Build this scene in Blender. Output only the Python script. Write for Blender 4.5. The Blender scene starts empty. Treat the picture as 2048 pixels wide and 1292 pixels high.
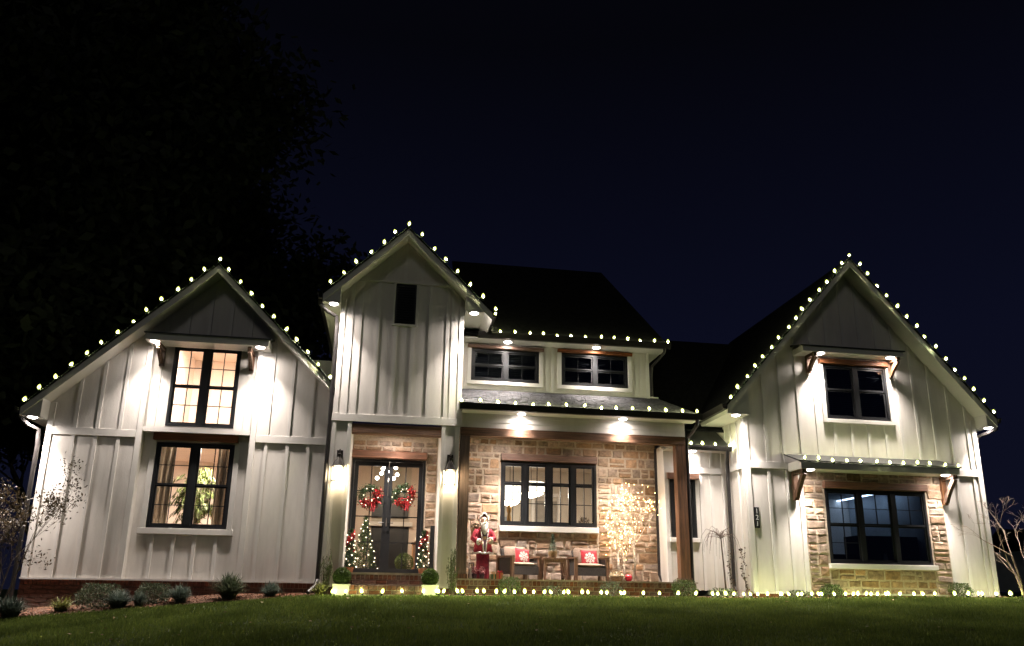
import bpy, bmesh, math, random
import numpy as np
from mathutils import Vector, Matrix, Quaternion, noise as mnoise

S = bpy.context.scene
C = S.collection
PI = math.pi
R = random.Random(7)

# ------------------------------------------------------------------ camera
cam = bpy.data.cameras.new("camera")
cam_o = bpy.data.objects.new("camera", cam)
C.objects.link(cam_o)
rv = Vector((0.98723757, -0.158649, 0.01387374))
uv = Vector((-0.05520535, -0.25920835, 0.9642424))
fv = Vector((0.14937991, 0.95270222, 0.2646585))
cam_o.matrix_world = Matrix(((rv.x, uv.x, -fv.x, 0.0), (rv.y, uv.y, -fv.y, -15.5), (rv.z, uv.z, -fv.z, 0.0), (0, 0, 0, 1)))
cam.sensor_width = 36.0
cam.lens = 27.477
cam.shift_y = 110.0 / 2048.0
cam.clip_start = 0.1
cam.clip_end = 2000
S.camera = cam_o

# ------------------------------------------------------------------ night sky
W = bpy.data.worlds.new("World")
S.world = W
W.use_nodes = True
nt = W.node_tree
bg = nt.nodes["Background"]
tc = nt.nodes.new("ShaderNodeTexCoord")
sep = nt.nodes.new("ShaderNodeSeparateXYZ")
nt.links.new(tc.outputs["Generated"], sep.inputs[0])
rp = nt.nodes.new("ShaderNodeValToRGB")
e = rp.color_ramp.elements
e[0].position = 0.0
e[0].color = (0.0042, 0.0050, 0.0135, 1)
e[1].position = 0.62
e[1].color = (0.0012, 0.0013, 0.0028, 1)
m_ = rp.color_ramp.elements.new(0.30)
m_.color = (0.0030, 0.0036, 0.0112, 1)
nt.links.new(sep.outputs[2], rp.inputs[0])
nt.links.new(rp.outputs[0], bg.inputs["Color"])
bg.inputs["Strength"].default_value = 0.57

# faint sun lamp added from the camera side to fill walls and lawn
sun = bpy.data.lights.new("fill_sun", 'SUN')
sun.energy = 0.055
sun.angle = math.radians(12)
sun.color = (1.0, 0.95, 0.86)
sun_o = bpy.data.objects.new("fill_sun", sun)
C.objects.link(sun_o)
sun_o.rotation_euler = (math.radians(52), 0, math.radians(-14))

S.view_settings.view_transform = 'Standard'
S.view_settings.look = 'None'
S.view_settings.exposure = 0.95
S.view_settings.gamma = 1.0
S.view_settings.use_curve_mapping = False
S.render.engine = 'CYCLES'
S.cycles.use_denoising = True
try:
    S.cycles.denoiser = 'OPENIMAGEDENOISE'
except Exception:
    pass
S.cycles.use_light_tree = True
S.cycles.max_bounces = 7
S.cycles.diffuse_bounces = 4
S.cycles.transparent_max_bounces = 12
S.cycles.sample_clamp_indirect = 4.0
S.cycles.caustics_reflective = False
S.cycles.caustics_refractive = False

# light levels, all in one place
P_DOWN = 25.0      # recessed soffit lights (W)
P_PORCH = 13.0
BULB_L = 165.0     # filaments of the roof strings (radiance)
STAKE_L = 72.0     # filaments of the string staked along the lawn
WHITE_LIGHT = (1.0, 0.885, 0.80)
BULB_LIGHT = (1.0, 0.95, 0.66)
WARM_LIGHT = (1.0, 0.74, 0.50)

# ------------------------------------------------------------------ materials
MATS = {}
def nodes_of(name):
    m = bpy.data.materials.new(name)
    m.use_nodes = True
    return m, m.node_tree, m.node_tree.nodes["Principled BSDF"]

def pm(name, col, rough=0.6, var=0.10, scale=5.0, bump=0.0, bscale=80.0, metal=0.0, rnd=0.0, stretch=(1, 1, 1), spec=0.4, dark=None):
    """procedural paint / stone / cloth: two noise scales on the colour, optional per-object tint, optional bump"""
    if name in MATS:
        return MATS[name]
    m, t, b = nodes_of(name)
    N, L = t.nodes, t.links
    tc = N.new("ShaderNodeTexCoord")
    mp = N.new("ShaderNodeMapping")
    mp.inputs["Scale"].default_value = stretch
    L.new(tc.outputs["Object"], mp.inputs[0])
    n1 = N.new("ShaderNodeTexNoise")
    n1.inputs["Scale"].default_value = scale
    n1.inputs["Detail"].default_value = 6
    n1.inputs["Roughness"].default_value = 0.65
    L.new(mp.outputs[0], n1.inputs["Vector"])
    r = N.new("ShaderNodeValToRGB")
    d = dark or tuple(c * (1 - var * 1.6) for c in col)
    hi = tuple(min(1, c * (1 + var)) for c in col)
    r.color_ramp.elements[0].position = 0.32
    r.color_ramp.elements[0].color = (*d, 1)
    r.color_ramp.elements[1].position = 0.68
    r.color_ramp.elements[1].color = (*hi, 1)
    L.new(n1.outputs["Fac"], r.inputs[0])
    out = r.outputs[0]
    if rnd:
        oi = N.new("ShaderNodeObjectInfo")
        hs = N.new("ShaderNodeHueSaturation")
        mr = N.new("ShaderNodeMapRange")
        mr.inputs["To Min"].default_value = 1 - rnd
        mr.inputs["To Max"].default_value = 1 + rnd
        L.new(oi.outputs["Random"], mr.inputs["Value"])
        L.new(mr.outputs[0], hs.inputs["Value"])
        m2 = N.new("ShaderNodeMath"); m2.operation = 'MULTIPLY'; m2.inputs[1].default_value = 7.31
        m3 = N.new("ShaderNodeMath"); m3.operation = 'FRACT'
        m4 = N.new("ShaderNodeMapRange")
        m4.inputs["To Min"].default_value = 0.65; m4.inputs["To Max"].default_value = 1.2
        L.new(oi.outputs["Random"], m2.inputs[0]); L.new(m2.outputs[0], m3.inputs[0]); L.new(m3.outputs[0], m4.inputs["Value"])
        L.new(m4.outputs[0], hs.inputs["Saturation"])
        L.new(out, hs.inputs["Color"])
        out = hs.outputs[0]
    L.new(out, b.inputs["Base Color"])
    b.inputs["Roughness"].default_value = rough
    b.inputs["Metallic"].default_value = metal
    b.inputs["Specular IOR Level"].default_value = spec
    if bump:
        n2 = N.new("ShaderNodeTexNoise")
        n2.inputs["Scale"].default_value = bscale
        n2.inputs["Detail"].default_value = 5
        L.new(mp.outputs[0], n2.inputs["Vector"])
        bp = N.new("ShaderNodeBump")
        bp.inputs["Strength"].default_value = bump
        bp.inputs["Distance"].default_value = 0.02
        L.new(n2.outputs["Fac"], bp.inputs["Height"])
        L.new(bp.outputs[0], b.inputs["Normal"])
    MATS[name] = m
    return m

def em(name, col, strength, sampling='AUTO'):
    if name in MATS:
        return MATS[name]
    m = bpy.data.materials.new(name)
    m.use_nodes = True
    t = m.node_tree
    t.nodes.clear()
    o = t.nodes.new("ShaderNodeOutputMaterial")
    x = t.nodes.new("ShaderNodeEmission")
    x.inputs[0].default_value = (*col, 1)
    x.inputs[1].default_value = strength
    t.links.new(x.outputs[0], o.inputs[0])
    m.cycles.emission_sampling = sampling
    MATS[name] = m
    return m

def glass(name, tint=(0.93, 0.95, 0.94), refl=1.0):
    m = bpy.data.materials.new(name)
    m.use_nodes = True
    t = m.node_tree
    t.nodes.clear()
    N, L = t.nodes, t.links
    o = N.new("ShaderNodeOutputMaterial")
    tr = N.new("ShaderNodeBsdfTransparent"); tr.inputs[0].default_value = (*tint, 1)
    g = N.new("ShaderNodeBsdfGlossy"); g.inputs["Roughness"].default_value = 0.015
    g.inputs[0].default_value = (0.9, 0.92, 0.95, 1)
    f = N.new("ShaderNodeFresnel"); f.inputs[0].default_value = 1.5
    mu = N.new("ShaderNodeMath"); mu.operation = 'MULTIPLY'; mu.inputs[1].default_value = refl
    L.new(f.outputs[0], mu.inputs[0])
    mx = N.new("ShaderNodeMixShader")
    L.new(mu.outputs[0], mx.inputs[0]); L.new(tr.outputs[0], mx.inputs[1]); L.new(g.outputs[0], mx.inputs[2])
    L.new(mx.outputs[0], o.inputs[0])
    return m

M_WHITE = pm("white_siding_paint", (0.70, 0.665, 0.625), 0.55, 0.05, 1.7, 0.10, 35, stretch=(3, 3, 0.8))
def weather(m, low=.10, high=.75, col=(.42, .38, .33), amt=.55):
    """splash dirt and rain streaks: a stain with its own ragged outline, fading up from the foot of the wall"""
    t = m.node_tree; N, L = t.nodes, t.links
    b = N["Principled BSDF"]
    src = b.inputs["Base Color"].links[0].from_socket
    tc = N.new("ShaderNodeTexCoord"); sp = N.new("ShaderNodeSeparateXYZ"); L.new(tc.outputs["Object"], sp.inputs[0])
    mp = N.new("ShaderNodeMapping"); mp.inputs["Scale"].default_value = (9, 9, .7); L.new(tc.outputs["Object"], mp.inputs[0])
    n = N.new("ShaderNodeTexNoise"); n.inputs["Scale"].default_value = 1.6; n.inputs["Detail"].default_value = 7; L.new(mp.outputs[0], n.inputs["Vector"])
    mr = N.new("ShaderNodeMapRange"); mr.inputs["From Min"].default_value = high; mr.inputs["From Max"].default_value = low; L.new(sp.outputs[2], mr.inputs["Value"])
    st = N.new("ShaderNodeMapRange"); st.inputs["From Min"].default_value = .52; st.inputs["From Max"].default_value = .80; st.inputs["To Max"].default_value = .35; L.new(n.outputs["Fac"], st.inputs["Value"])
    mu = N.new("ShaderNodeMath"); mu.operation = 'MULTIPLY'; L.new(mr.outputs[0], mu.inputs[0]); L.new(n.outputs["Fac"], mu.inputs[1])
    ad = N.new("ShaderNodeMath"); ad.operation = 'ADD'; L.new(mu.outputs[0], ad.inputs[0]); L.new(st.outputs[0], ad.inputs[1])
    sc = N.new("ShaderNodeMath"); sc.operation = 'MULTIPLY'; sc.inputs[1].default_value = amt; sc.use_clamp = True; L.new(ad.outputs[0], sc.inputs[0])
    mx = N.new("ShaderNodeMixRGB"); mx.inputs[2].default_value = (*col, 1); L.new(sc.outputs[0], mx.inputs[0]); L.new(src, mx.inputs[1])
    L.new(mx.outputs[0], b.inputs["Base Color"])
weather(M_WHITE)
M_TRIM = pm("white_trim_paint", (0.70, 0.675, 0.645), 0.45, 0.04, 3.0)
M_BLACK = pm("black_window_frame", (0.017, 0.018, 0.020), 0.35, 0.15, 6)
M_BRONZE = pm("dark_gutter_metal", (0.035, 0.032, 0.032), 0.38, 0.2, 5, metal=0.3)
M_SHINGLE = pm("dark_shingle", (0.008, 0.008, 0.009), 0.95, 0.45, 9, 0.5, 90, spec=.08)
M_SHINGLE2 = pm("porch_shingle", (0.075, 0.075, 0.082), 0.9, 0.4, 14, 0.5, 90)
M_METALROOF = pm("awning_metal", (0.06, 0.062, 0.062), 0.42, 0.15, 3, metal=0.5)
M_CEDAR_X = pm("stained_cedar_beam", (0.20, 0.082, 0.040), 0.6, 0.35, 7, 0.3, 30, stretch=(0.35, 6, 6), rnd=0.12)
M_CEDAR_Z = pm("stained_cedar_post", (0.13, 0.065, 0.036), 0.65, 0.4, 7, 0.3, 30, stretch=(6, 6, 0.3), rnd=0.1)
M_BEAM = pm("weathered_porch_beam", (0.15, 0.075, 0.042), 0.7, 0.4, 6, 0.35, 26, stretch=(0.35, 6, 6))
M_STONE = pm("field_stone", (0.36, 0.242, 0.160), 0.85, 0.30, 11, 0.45, 55, rnd=0.34)
M_MORTAR = pm("pale_mortar", (0.52, 0.42, 0.325), 0.95, 0.15, 20, 0.5, 60)
M_BRICK = pm("red_brown_brick", (0.17, 0.075, 0.050), 0.85, 0.35, 18, 0.5, 60, rnd=0.3)
M_BMORTAR = pm("brick_mortar", (0.34, 0.29, 0.24), 0.95, 0.2, 20, 0.4, 60)
M_CONC = pm("porch_slab", (0.30, 0.25, 0.21), 0.9, 0.2, 6, 0.3, 40)
M_PEACH = pm("warm_plaster", (0.74, 0.62, 0.54), 0.8, 0.04, 2)
M_GREIGE = pm("greige_plaster", (0.58, 0.53, 0.46), 0.8, 0.05, 2)
M_SLATE = pm("slate_plaster", (0.30, 0.33, 0.36), 0.8, 0.12, 2)
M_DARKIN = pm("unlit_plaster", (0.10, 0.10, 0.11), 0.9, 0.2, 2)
M_FLOOR = pm("oak_floor", (0.22, 0.13, 0.07), 0.4, 0.3, 5, stretch=(1, 8, 1))
M_BLIND = pm("grey_blind", (0.13, 0.135, 0.15), 0.6, 0.15, 6)
M_GLASS = glass("window_glass")
M_GLASSD = glass("dark_window_glass", (0.80, 0.84, 0.86), 1.3)
M_RED = pm("red_velvet", (0.27, 0.012, 0.025), 0.85, 0.3, 12, 0.3, 120)
M_DRED = pm("dark_red_velvet", (0.17, 0.010, 0.022), 0.9, 0.35, 12, 0.3, 120)
M_FUR = pm("white_fur", (0.72, 0.66, 0.60), 0.95, 0.15, 40, 0.8, 140)
M_SKIN = pm("painted_face", (0.62, 0.38, 0.27), 0.6, 0.1, 14)
M_VEST = pm("dark_vest", (0.045, 0.018, 0.020), 0.8, 0.3, 20, 0.3, 100)
M_WICKER = pm("charcoal_wicker", (0.050, 0.042, 0.036), 0.8, 0.4, 40, 0.8, 110, stretch=(1, 1, 3))
M_TEAK = pm("brown_chair_wood", (0.16, 0.085, 0.048), 0.6, 0.35, 10, 0.2, 40, stretch=(5, 5, 0.6))
M_CUSH = pm("beige_cushion", (0.25, 0.18, 0.135), 0.95, 0.12, 30, 0.5, 160)
M_PILRED = pm("red_pillow", (0.40, 0.030, 0.040), 0.95, 0.2, 20, 0.4, 160)
M_SNOW = pm("pillow_print", (0.74, 0.62, 0.58), 0.95, 0.1, 20)
M_BARK = pm("grey_bark", (0.16, 0.12, 0.095), 0.9, 0.4, 20, 0.6, 60, stretch=(3, 3, 0.6))
M_BIRCH = pm("white_birch_bark", (0.62, 0.52, 0.42), 0.8, 0.3, 14, 0.4, 40, stretch=(1, 1, 3))
M_POT = pm("white_planter_glaze", (0.55, 0.53, 0.48), 0.4, 0.06, 6)
M_TERRA = pm("clay_pot", (0.34, 0.13, 0.06), 0.8, 0.2, 9)
M_BASKET = pm("woven_basket", (0.26, 0.17, 0.085), 0.9, 0.4, 40, 0.8, 90, stretch=(1, 1, 3))
M_GOLD = pm("brass", (0.55, 0.36, 0.16), 0.35, 0.15, 8, metal=0.8)
M_CURTAIN = pm("linen_curtain", (0.52, 0.42, 0.32), 0.95, 0.1, 20, 0.2, 90)
M_CLOTH = pm("white_cloth", (0.70, 0.64, 0.58), 0.9, 0.08, 10)
M_WIRE = pm("green_cord", (0.02, 0.035, 0.02), 0.6, 0.1)
M_LANT = pm("bronze_lantern_metal", (0.03, 0.025, 0.022), 0.4, 0.2, 8, metal=0.5)
M_PLAQ = pm("black_plaque", (0.012, 0.012, 0.013), 0.4, 0.1)
M_DIGIT = pm("white_digit_paint", (0.80, 0.80, 0.80), 0.4, 0.03)
M_MULCH = pm("bark_mulch", (0.13, 0.068, 0.042), 0.95, 0.5, 25, 0.9, 50)
M_CHIP = pm("mulch_chip", (0.20, 0.105, 0.065), 0.95, 0.45, 4)

def leafmat(name, col, var=0.35, trans=0.25, rough=0.55):
    if name in MATS:
        return MATS[name]
    m, t, b = nodes_of(name)
    N, L = t.nodes, t.links
    g = N.new("ShaderNodeNewGeometry")
    r = N.new("ShaderNodeValToRGB")
    r.color_ramp.elements[0].color = (*[c * (1 - var * 1.3) for c in col], 1)
    r.color_ramp.elements[1].color = (*[min(1, c * (1 + var)) for c in col], 1)
    x = r.color_ramp.elements.new(0.85)
    x.color = (min(1, col[0] * (1 + 2.0 * var)), col[1] * (1 + 1.1 * var), col[2] * (1 + .4 * var), 1)
    L.new(g.outputs["Random Per Island"], r.inputs[0])
    L.new(r.outputs[0], b.inputs["Base Color"])
    b.inputs["Roughness"].default_value = rough
    b.inputs["Specular IOR Level"].default_value = 0.3
    if trans:
        tr = N.new("ShaderNodeBsdfTranslucent")
        L.new(r.outputs[0], tr.inputs[0])
        mx = N.new("ShaderNodeMixShader")
        mx.inputs[0].default_value = trans
        L.new(b.outputs[0], mx.inputs[1]); L.new(tr.outputs[0], mx.inputs[2])
        L.new(mx.outputs[0], t.nodes["Material Output"].inputs[0])
    MATS[name] = m
    return m

L_BLUE = leafmat("blue_fescue_blades", (0.085, 0.125, 0.115))
L_SHRUB = leafmat("grey_green_leaves", (0.075, 0.105, 0.070))
L_GREEN = leafmat("mid_green_leaves", (0.065, 0.105, 0.038))
L_YEL = leafmat("yellow_green_leaves", (0.13, 0.16, 0.05))
L_BOX = leafmat("boxwood_leaves", (0.055, 0.10, 0.022))
L_DARK = leafmat("dark_tree_leaves", (0.012, 0.018, 0.010), trans=.05, rough=.8)
L_OLIVE = leafmat("olive_brown_leaves", (0.055, 0.046, 0.028))
L_FIR = leafmat("fir_needles", (0.035, 0.075, 0.035))
L_WILLOW = leafmat("willow_houseplant_leaves", (0.065, 0.095, 0.028))
L_RED = leafmat("red_ribbon_petals", (0.30, 0.022, 0.032), .5)
L_PURPLE = leafmat("dusty_purple_blooms", (0.22, 0.10, 0.13), .5)
L_WHITEF = leafmat("pale_blooms", (0.52, 0.50, 0.38))
L_VARI = leafmat("burgundy_vine_leaves", (0.075, 0.055, 0.045))
L_GRASS = leafmat("lawn_blades", (0.135, 0.215, 0.058), 0.26, 0.35)
def turf_patches(m):
    """thin, yellowed and thick patches across the turf"""
    t = m.node_tree; N, L = t.nodes, t.links
    ramp = [n for n in N if n.type == 'VALTORGB'][0]
    outs = [l.to_socket for l in ramp.outputs[0].links]
    tc = N.new("ShaderNodeTexCoord"); n1 = N.new("ShaderNodeTexNoise"); n1.inputs["Scale"].default_value = .9; n1.inputs["Detail"].default_value = 5; n1.inputs["Roughness"].default_value = .62
    L.new(tc.outputs["Object"], n1.inputs["Vector"])
    r = N.new("ShaderNodeValToRGB")
    r.color_ramp.elements[0].position = .36; r.color_ramp.elements[0].color = (.62, .60, .52, 1)
    r.color_ramp.elements[1].position = .66; r.color_ramp.elements[1].color = (1.15, 1.05, .95, 1)
    L.new(n1.outputs["Fac"], r.inputs[0])
    mx = N.new("ShaderNodeMixRGB"); mx.blend_type = 'MULTIPLY'; mx.inputs[0].default_value = 1
    L.new(ramp.outputs[0], mx.inputs[1]); L.new(r.outputs[0], mx.inputs[2])
    for o in outs:
        L.new(mx.outputs[0], o)
turf_patches(L_GRASS)

E_FIL = em("string_filament_glow", BULB_LIGHT, BULB_L)
E_FIL2 = em("stake_filament_glow", (.97, 1.0, .56), STAKE_L)
def shell_mat():
    m = bpy.data.materials.new("bulb_glass_glow"); m.use_nodes = True
    t = m.node_tree; t.nodes.clear()
    o = t.nodes.new("ShaderNodeOutputMaterial"); a = t.nodes.new("ShaderNodeAddShader")
    tr = t.nodes.new("ShaderNodeBsdfTransparent"); tr.inputs[0].default_value = (.90, .95, .72, 1)
    x = t.nodes.new("ShaderNodeEmission"); x.inputs[0].default_value = (.92, 1.0, .24, 1); x.inputs[1].default_value = .48
    t.links.new(tr.outputs[0], a.inputs[0]); t.links.new(x.outputs[0], a.inputs[1]); t.links.new(a.outputs[0], o.inputs[0])
    m.cycles.emission_sampling = 'NONE'
    return m
E_SHELL = shell_mat()
E_LENS = em("downlight_lens_glow", (1.0, 0.93, 0.88), 16.0)
E_LANT = em("lantern_flame_glow", (1.0, 0.80, 0.50), 135.0)
E_LED = em("warm_led_glow", (1.0, 0.62, 0.22), 15.0)
E_TREE = em("tree_light_glow", (1.0, 0.82, 0.54), 3.6)
E_DRUM = em("drum_shade_glow", (1.0, 0.86, 0.70), 2.0)
E_CHAND = em("chandelier_bulb_glow", (1.0, 0.88, 0.72), 14.0)
E_STRIP = em("cool_led_strip_glow", (0.55, 0.72, 1.0), 4.5)

# ------------------------------------------------------------------ mesh helpers
class MB:
    def __init__(s):
        s.v = []; s.f = []; s.smooth = False
    def add(s, vs, fs):
        o = len(s.v)
        s.v += [tuple(p) for p in vs]
        s.f += [tuple(i + o for i in f) for f in fs]
        return s
    def box(s, x0, x1, y0, y1, z0, z1):
        return s.add([(x0, y0, z0), (x1, y0, z0), (x1, y1, z0), (x0, y1, z0), (x0, y0, z1), (x1, y0, z1), (x1, y1, z1), (x0, y1, z1)],
                     [(3, 2, 1, 0), (4, 5, 6, 7), (0, 1, 5, 4), (1, 2, 6, 5), (2, 3, 7, 6), (3, 0, 4, 7)])
    def bbox(s, x0, x1, y0, y1, z0, z1, b=0.006):
        """box with its four front edges (facing -Y) chamfered"""
        v = [(x0 + b, y0, z0 + b), (x1 - b, y0, z0 + b), (x1 - b, y0, z1 - b), (x0 + b, y0, z1 - b),
             (x0, y0 + b, z0), (x1, y0 + b, z0), (x1, y0 + b, z1), (x0, y0 + b, z1),
             (x0, y1, z0), (x1, y1, z0), (x1, y1, z1), (x0, y1, z1)]
        f = [(0, 1, 2, 3)] + [(i, i + 4, (i + 1) % 4 + 4, (i + 1) % 4) for i in range(4)] + \
            [(i + 4, i + 8, (i + 1) % 4 + 8, (i + 1) % 4 + 4) for i in range(4)] + [(11, 10, 9, 8)]
        return s.add(v, f)
    def prism(s, poly, y0, y1):
        """polygon of (x, z) extruded from y0 to y1"""
        n = len(poly)
        return s.add([(x, y0, z) for x, z in poly] + [(x, y1, z) for x, z in poly],
                     [tuple(range(n)), tuple(range(2 * n - 1, n - 1, -1))] + [(i, i + n, (i + 1) % n + n, (i + 1) % n) for i in range(n)])
    def prism_x(s, poly, x0, x1):
        """polygon of (y, z) extruded from x0 to x1"""
        n = len(poly)
        return s.add([(x0, y, z) for y, z in poly] + [(x1, y, z) for y, z in poly],
                     [tuple(range(n)), tuple(range(2 * n - 1, n - 1, -1))] + [(i, i + n, (i + 1) % n + n, (i + 1) % n) for i in range(n)])
    def quad(s, a, b, c, d):
        return s.add([a, b, c, d], [(0, 1, 2, 3)])
    def hexa(s, low, high):
        """solid between two quads with matching corners"""
        return s.add(list(low) + list(high), [(3, 2, 1, 0), (4, 5, 6, 7), (0, 1, 5, 4), (1, 2, 6, 5), (2, 3, 7, 6), (3, 0, 4, 7)])
    def tube(s, pts, rad, n=6, caps=True):
        pts = [Vector(p) for p in pts]
        k = len(pts)
        rr = rad if hasattr(rad, '__len__') else [rad] * k
        vs, fs = [], []
        prev = None
        for i, p in enumerate(pts):
            d = (pts[min(i + 1, k - 1)] - pts[max(i - 1, 0)])
            d = d.normalized() if d.length > 1e-9 else Vector((0, 0, 1))
            if prev is None:
                a = d.cross(Vector((0, 0, 1)) if abs(d.z) < .9 else Vector((1, 0, 0))).normalized()
            else:
                a = (prev - d * prev.dot(d))
                a = a.normalized() if a.length > 1e-6 else d.orthogonal().normalized()
            prev = a
            b = d.cross(a)
            for j in range(n):
                t = 2 * PI * j / n
                vs.append(p + (a * math.cos(t) + b * math.sin(t)) * rr[i])
        for i in range(k - 1):
            for j in range(n):
                fs.append((i * n + j, i * n + (j + 1) % n, (i + 1) * n + (j + 1) % n, (i + 1) * n + j))
        if caps:
            fs.append(tuple(range(n - 1, -1, -1)))
            fs.append(tuple(range((k - 1) * n, k * n)))
        return s.add(vs, fs)
    def lathe(s, prof, c=(0, 0, 0), n=16, ripple=0.0, lobes=9, ph=0.0):
        """profile of (radius, z) or (rx, ry, z) around a vertical axis at c"""
        vs, fs = [], []
        k = len(prof)
        for q in prof:
            rx, ry, z = (q[0], q[0], q[1]) if len(q) == 2 else q[:3]
            for j in range(n):
                t = 2 * PI * j / n
                w = 1 + ripple * math.sin(lobes * t + ph)
                vs.append((c[0] + rx * w * math.cos(t), c[1] + ry * w * math.sin(t), c[2] + z))
        for i in range(k - 1):
            for j in range(n):
                fs.append((i * n + j, i * n + (j + 1) % n, (i + 1) * n + (j + 1) % n, (i + 1) * n + j))
        fs.append(tuple(range(n - 1, -1, -1)))
        fs.append(tuple(range((k - 1) * n, k * n)))
        return s.add(vs, fs)
    def ball(s, c, r, n=10, m=6, sq=(1, 1, 1), rough=0.0, rg=None):
        prof = []
        vs, fs = [], []
        for i in range(m + 1):
            ph = -PI / 2 + PI * i / m
            for j in range(n):
                t = 2 * PI * j / n
                k = 1 + (rg.uniform(-rough, rough) if rg else 0)
                vs.append((c[0] + r * sq[0] * k * max(.02, math.cos(ph)) * math.cos(t), c[1] + r * sq[1] * k * max(.02, math.cos(ph)) * math.sin(t), c[2] + r * sq[2] * k * math.sin(ph)))
        for i in range(m):
            for j in range(n):
                fs.append((i * n + j, i * n + (j + 1) % n, (i + 1) * n + (j + 1) % n, (i + 1) * n + j))
        fs.append(tuple(range(n - 1, -1, -1)))
        fs.append(tuple(range(m * n, (m + 1) * n)))
        return s.add(vs, fs)
    def mesh(s, name, mat, smooth=False):
        me = bpy.data.meshes.new(name)
        me.from_pydata(s.v, [], s.f)
        bm = bmesh.new(); bm.from_mesh(me)
        bmesh.ops.recalc_face_normals(bm, faces=bm.faces)
        bm.to_mesh(me); bm.free()
        if mat:
            me.materials.append(mat)
        if smooth or s.smooth:
            me.polygons.foreach_set("use_smooth", [True] * len(me.polygons))
        return me
    def build(s, name, mat, parent=None, smooth=False, loc=None):
        return place(s.mesh(name, mat, smooth), name, parent, loc)

def place(me, name, parent=None, loc=None, rot=None):
    o = bpy.data.objects.new(name, me)
    C.objects.link(o)
    if parent:
        o.parent = parent
    if loc:
        o.location = loc
    if rot:
        o.rotation_euler = rot
    return o

def empty(name, loc=(0, 0, 0), rz=0.0, parent=None):
    o = bpy.data.objects.new(name, None)
    o.empty_display_size = 0.1
    C.objects.link(o)
    o.location = loc
    o.rotation_euler = (0, 0, rz)
    if parent:
        o.parent = parent
    return o

def tag(o, label, cat, group=None):
    o["label"] = label
    o["category"] = cat
    if group:
        o["group"] = group
    return o

def thing(name, label, cat, loc=(0, 0, 0), rz=0.0, group=None):
    return tag(empty(name, loc, rz), label, cat, group)

def kids(o):
    return [x for x in bpy.data.objects if x.parent == o]

def dup(root, loc, rz=0.0, label=None, scale=None):
    tree = {}
    for x in bpy.data.objects:
        if x.parent:
            tree.setdefault(x.parent.name, []).append(x)
    def rec(o, par):
        c = o.copy()
        C.objects.link(c)
        if par:
            c.parent = par
        for ch in tree.get(o.name, []):
            rec(ch, c)
        return c
    r = rec(root, None)
    r.location = loc
    r.rotation_euler = (0, 0, rz)
    if scale:
        r.scale = scale
    if label:
        r["label"] = label
    return r

def leaf_mesh(name, P, A, Bv, mat):
    """one diamond per leaf: centres P (n,3), half axes A (length) and Bv (width)"""
    n = len(P)
    v = np.empty((n, 4, 3), np.float32)
    v[:, 0] = P - A; v[:, 1] = P + Bv; v[:, 2] = P + A; v[:, 3] = P - Bv
    me = bpy.data.meshes.new(name)
    me.vertices.add(n * 4)
    me.vertices.foreach_set("co", v.ravel())
    me.loops.add(n * 4)
    me.loops.foreach_set("vertex_index", np.arange(n * 4, dtype=np.int32))
    me.polygons.add(n)
    me.polygons.foreach_set("loop_start", np.arange(0, n * 4, 4, dtype=np.int32))
    me.update(calc_edges=True)
    me.materials.append(mat)
    return me

def rand_axes(rs, n, length, width, up=0.0, dirs=None, spread=1.0):
    d = rs.normal(size=(n, 3))
    if dirs is not None:
        d = dirs + d * spread
    d[:, 2] += up
    d /= np.linalg.norm(d, axis=1, keepdims=True) + 1e-9
    w = np.cross(d, rs.normal(size=(n, 3)))
    w /= np.linalg.norm(w, axis=1, keepdims=True) + 1e-9
    L = length * rs.uniform(.6, 1.3, (n, 1)); B = width * rs.uniform(.6, 1.3, (n, 1))
    return d * L * .5, w * B * .5

def blob_points(rs, n, rx, ry, rz, cz, shell=0.5):
    d = rs.normal(size=(n, 3)); d /= np.linalg.norm(d, axis=1, keepdims=True)
    r = rs.uniform(0, 1, (n, 1)) ** (1 / 3)
    r = shell + (1 - shell) * r
    lump = 1 + .22 * np.sin(d[:, :1] * 5 + 1.3) * np.cos(d[:, 1:2] * 4.1 + d[:, 2:] * 3.7)
    p = d * r * lump * np.array([rx, ry, rz]); p[:, 2] += cz
    return p, d

# ------------------------------------------------------------------ ground
ZX = [(-60, -2.4), (-30, -1.5), (-10, -0.78), (-6, -0.53), (-3.9, -0.34), (-1.4, -0.13), (1, -0.085), (7, -0.06), (12.5, 0.02), (30, 0.3), (70, 0.8)]
def ground_z(x, y):
    z0 = float(np.interp(x, [a for a, b in ZX], [b for a, b in ZX]))
    left = min(1.0, max(0.0, (-1.0 - x) / 2.0))
    if y < -0.6:
        d = -0.6 - y
        z0 -= 0.10 * d if d < 40 else 4.0
    else:
        z0 += min(y + 0.6, 1.3) * (0.12 * left + 0.02 * (1 - left))
    return z0

def sheet(name, xs, ys, fz, mat):
    vs = [(x, y, fz(x, y)) for y in ys for x in xs]
    n = len(xs)
    fs = [(j * n + i, j * n + i + 1, (j + 1) * n + i + 1, (j + 1) * n + i) for j in range(len(ys) - 1) for i in range(n - 1)]
    mb = MB(); mb.add(vs, fs)
    o = mb.build(name, mat, None, True)
    o["kind"] = "structure"
    return o

M_SOIL = pm("lawn_soil", (0.050, 0.080, 0.022), 0.95, 0.4, 3, 0.6, 30)
xs = [-400, -150, -60, -30] + [x * .5 for x in range(-40, 61)] + [40, 60, 150, 400]
ys = [-200, -80, -40] + [y * .5 for y in range(-50, 13)] + [8, 12, 20, 40, 80, 200, 500]
sheet("lawn", xs, ys, lambda x, y: ground_z(x, y) - (0.0 if y < -0.9 else 0.02), M_SOIL)

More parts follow.
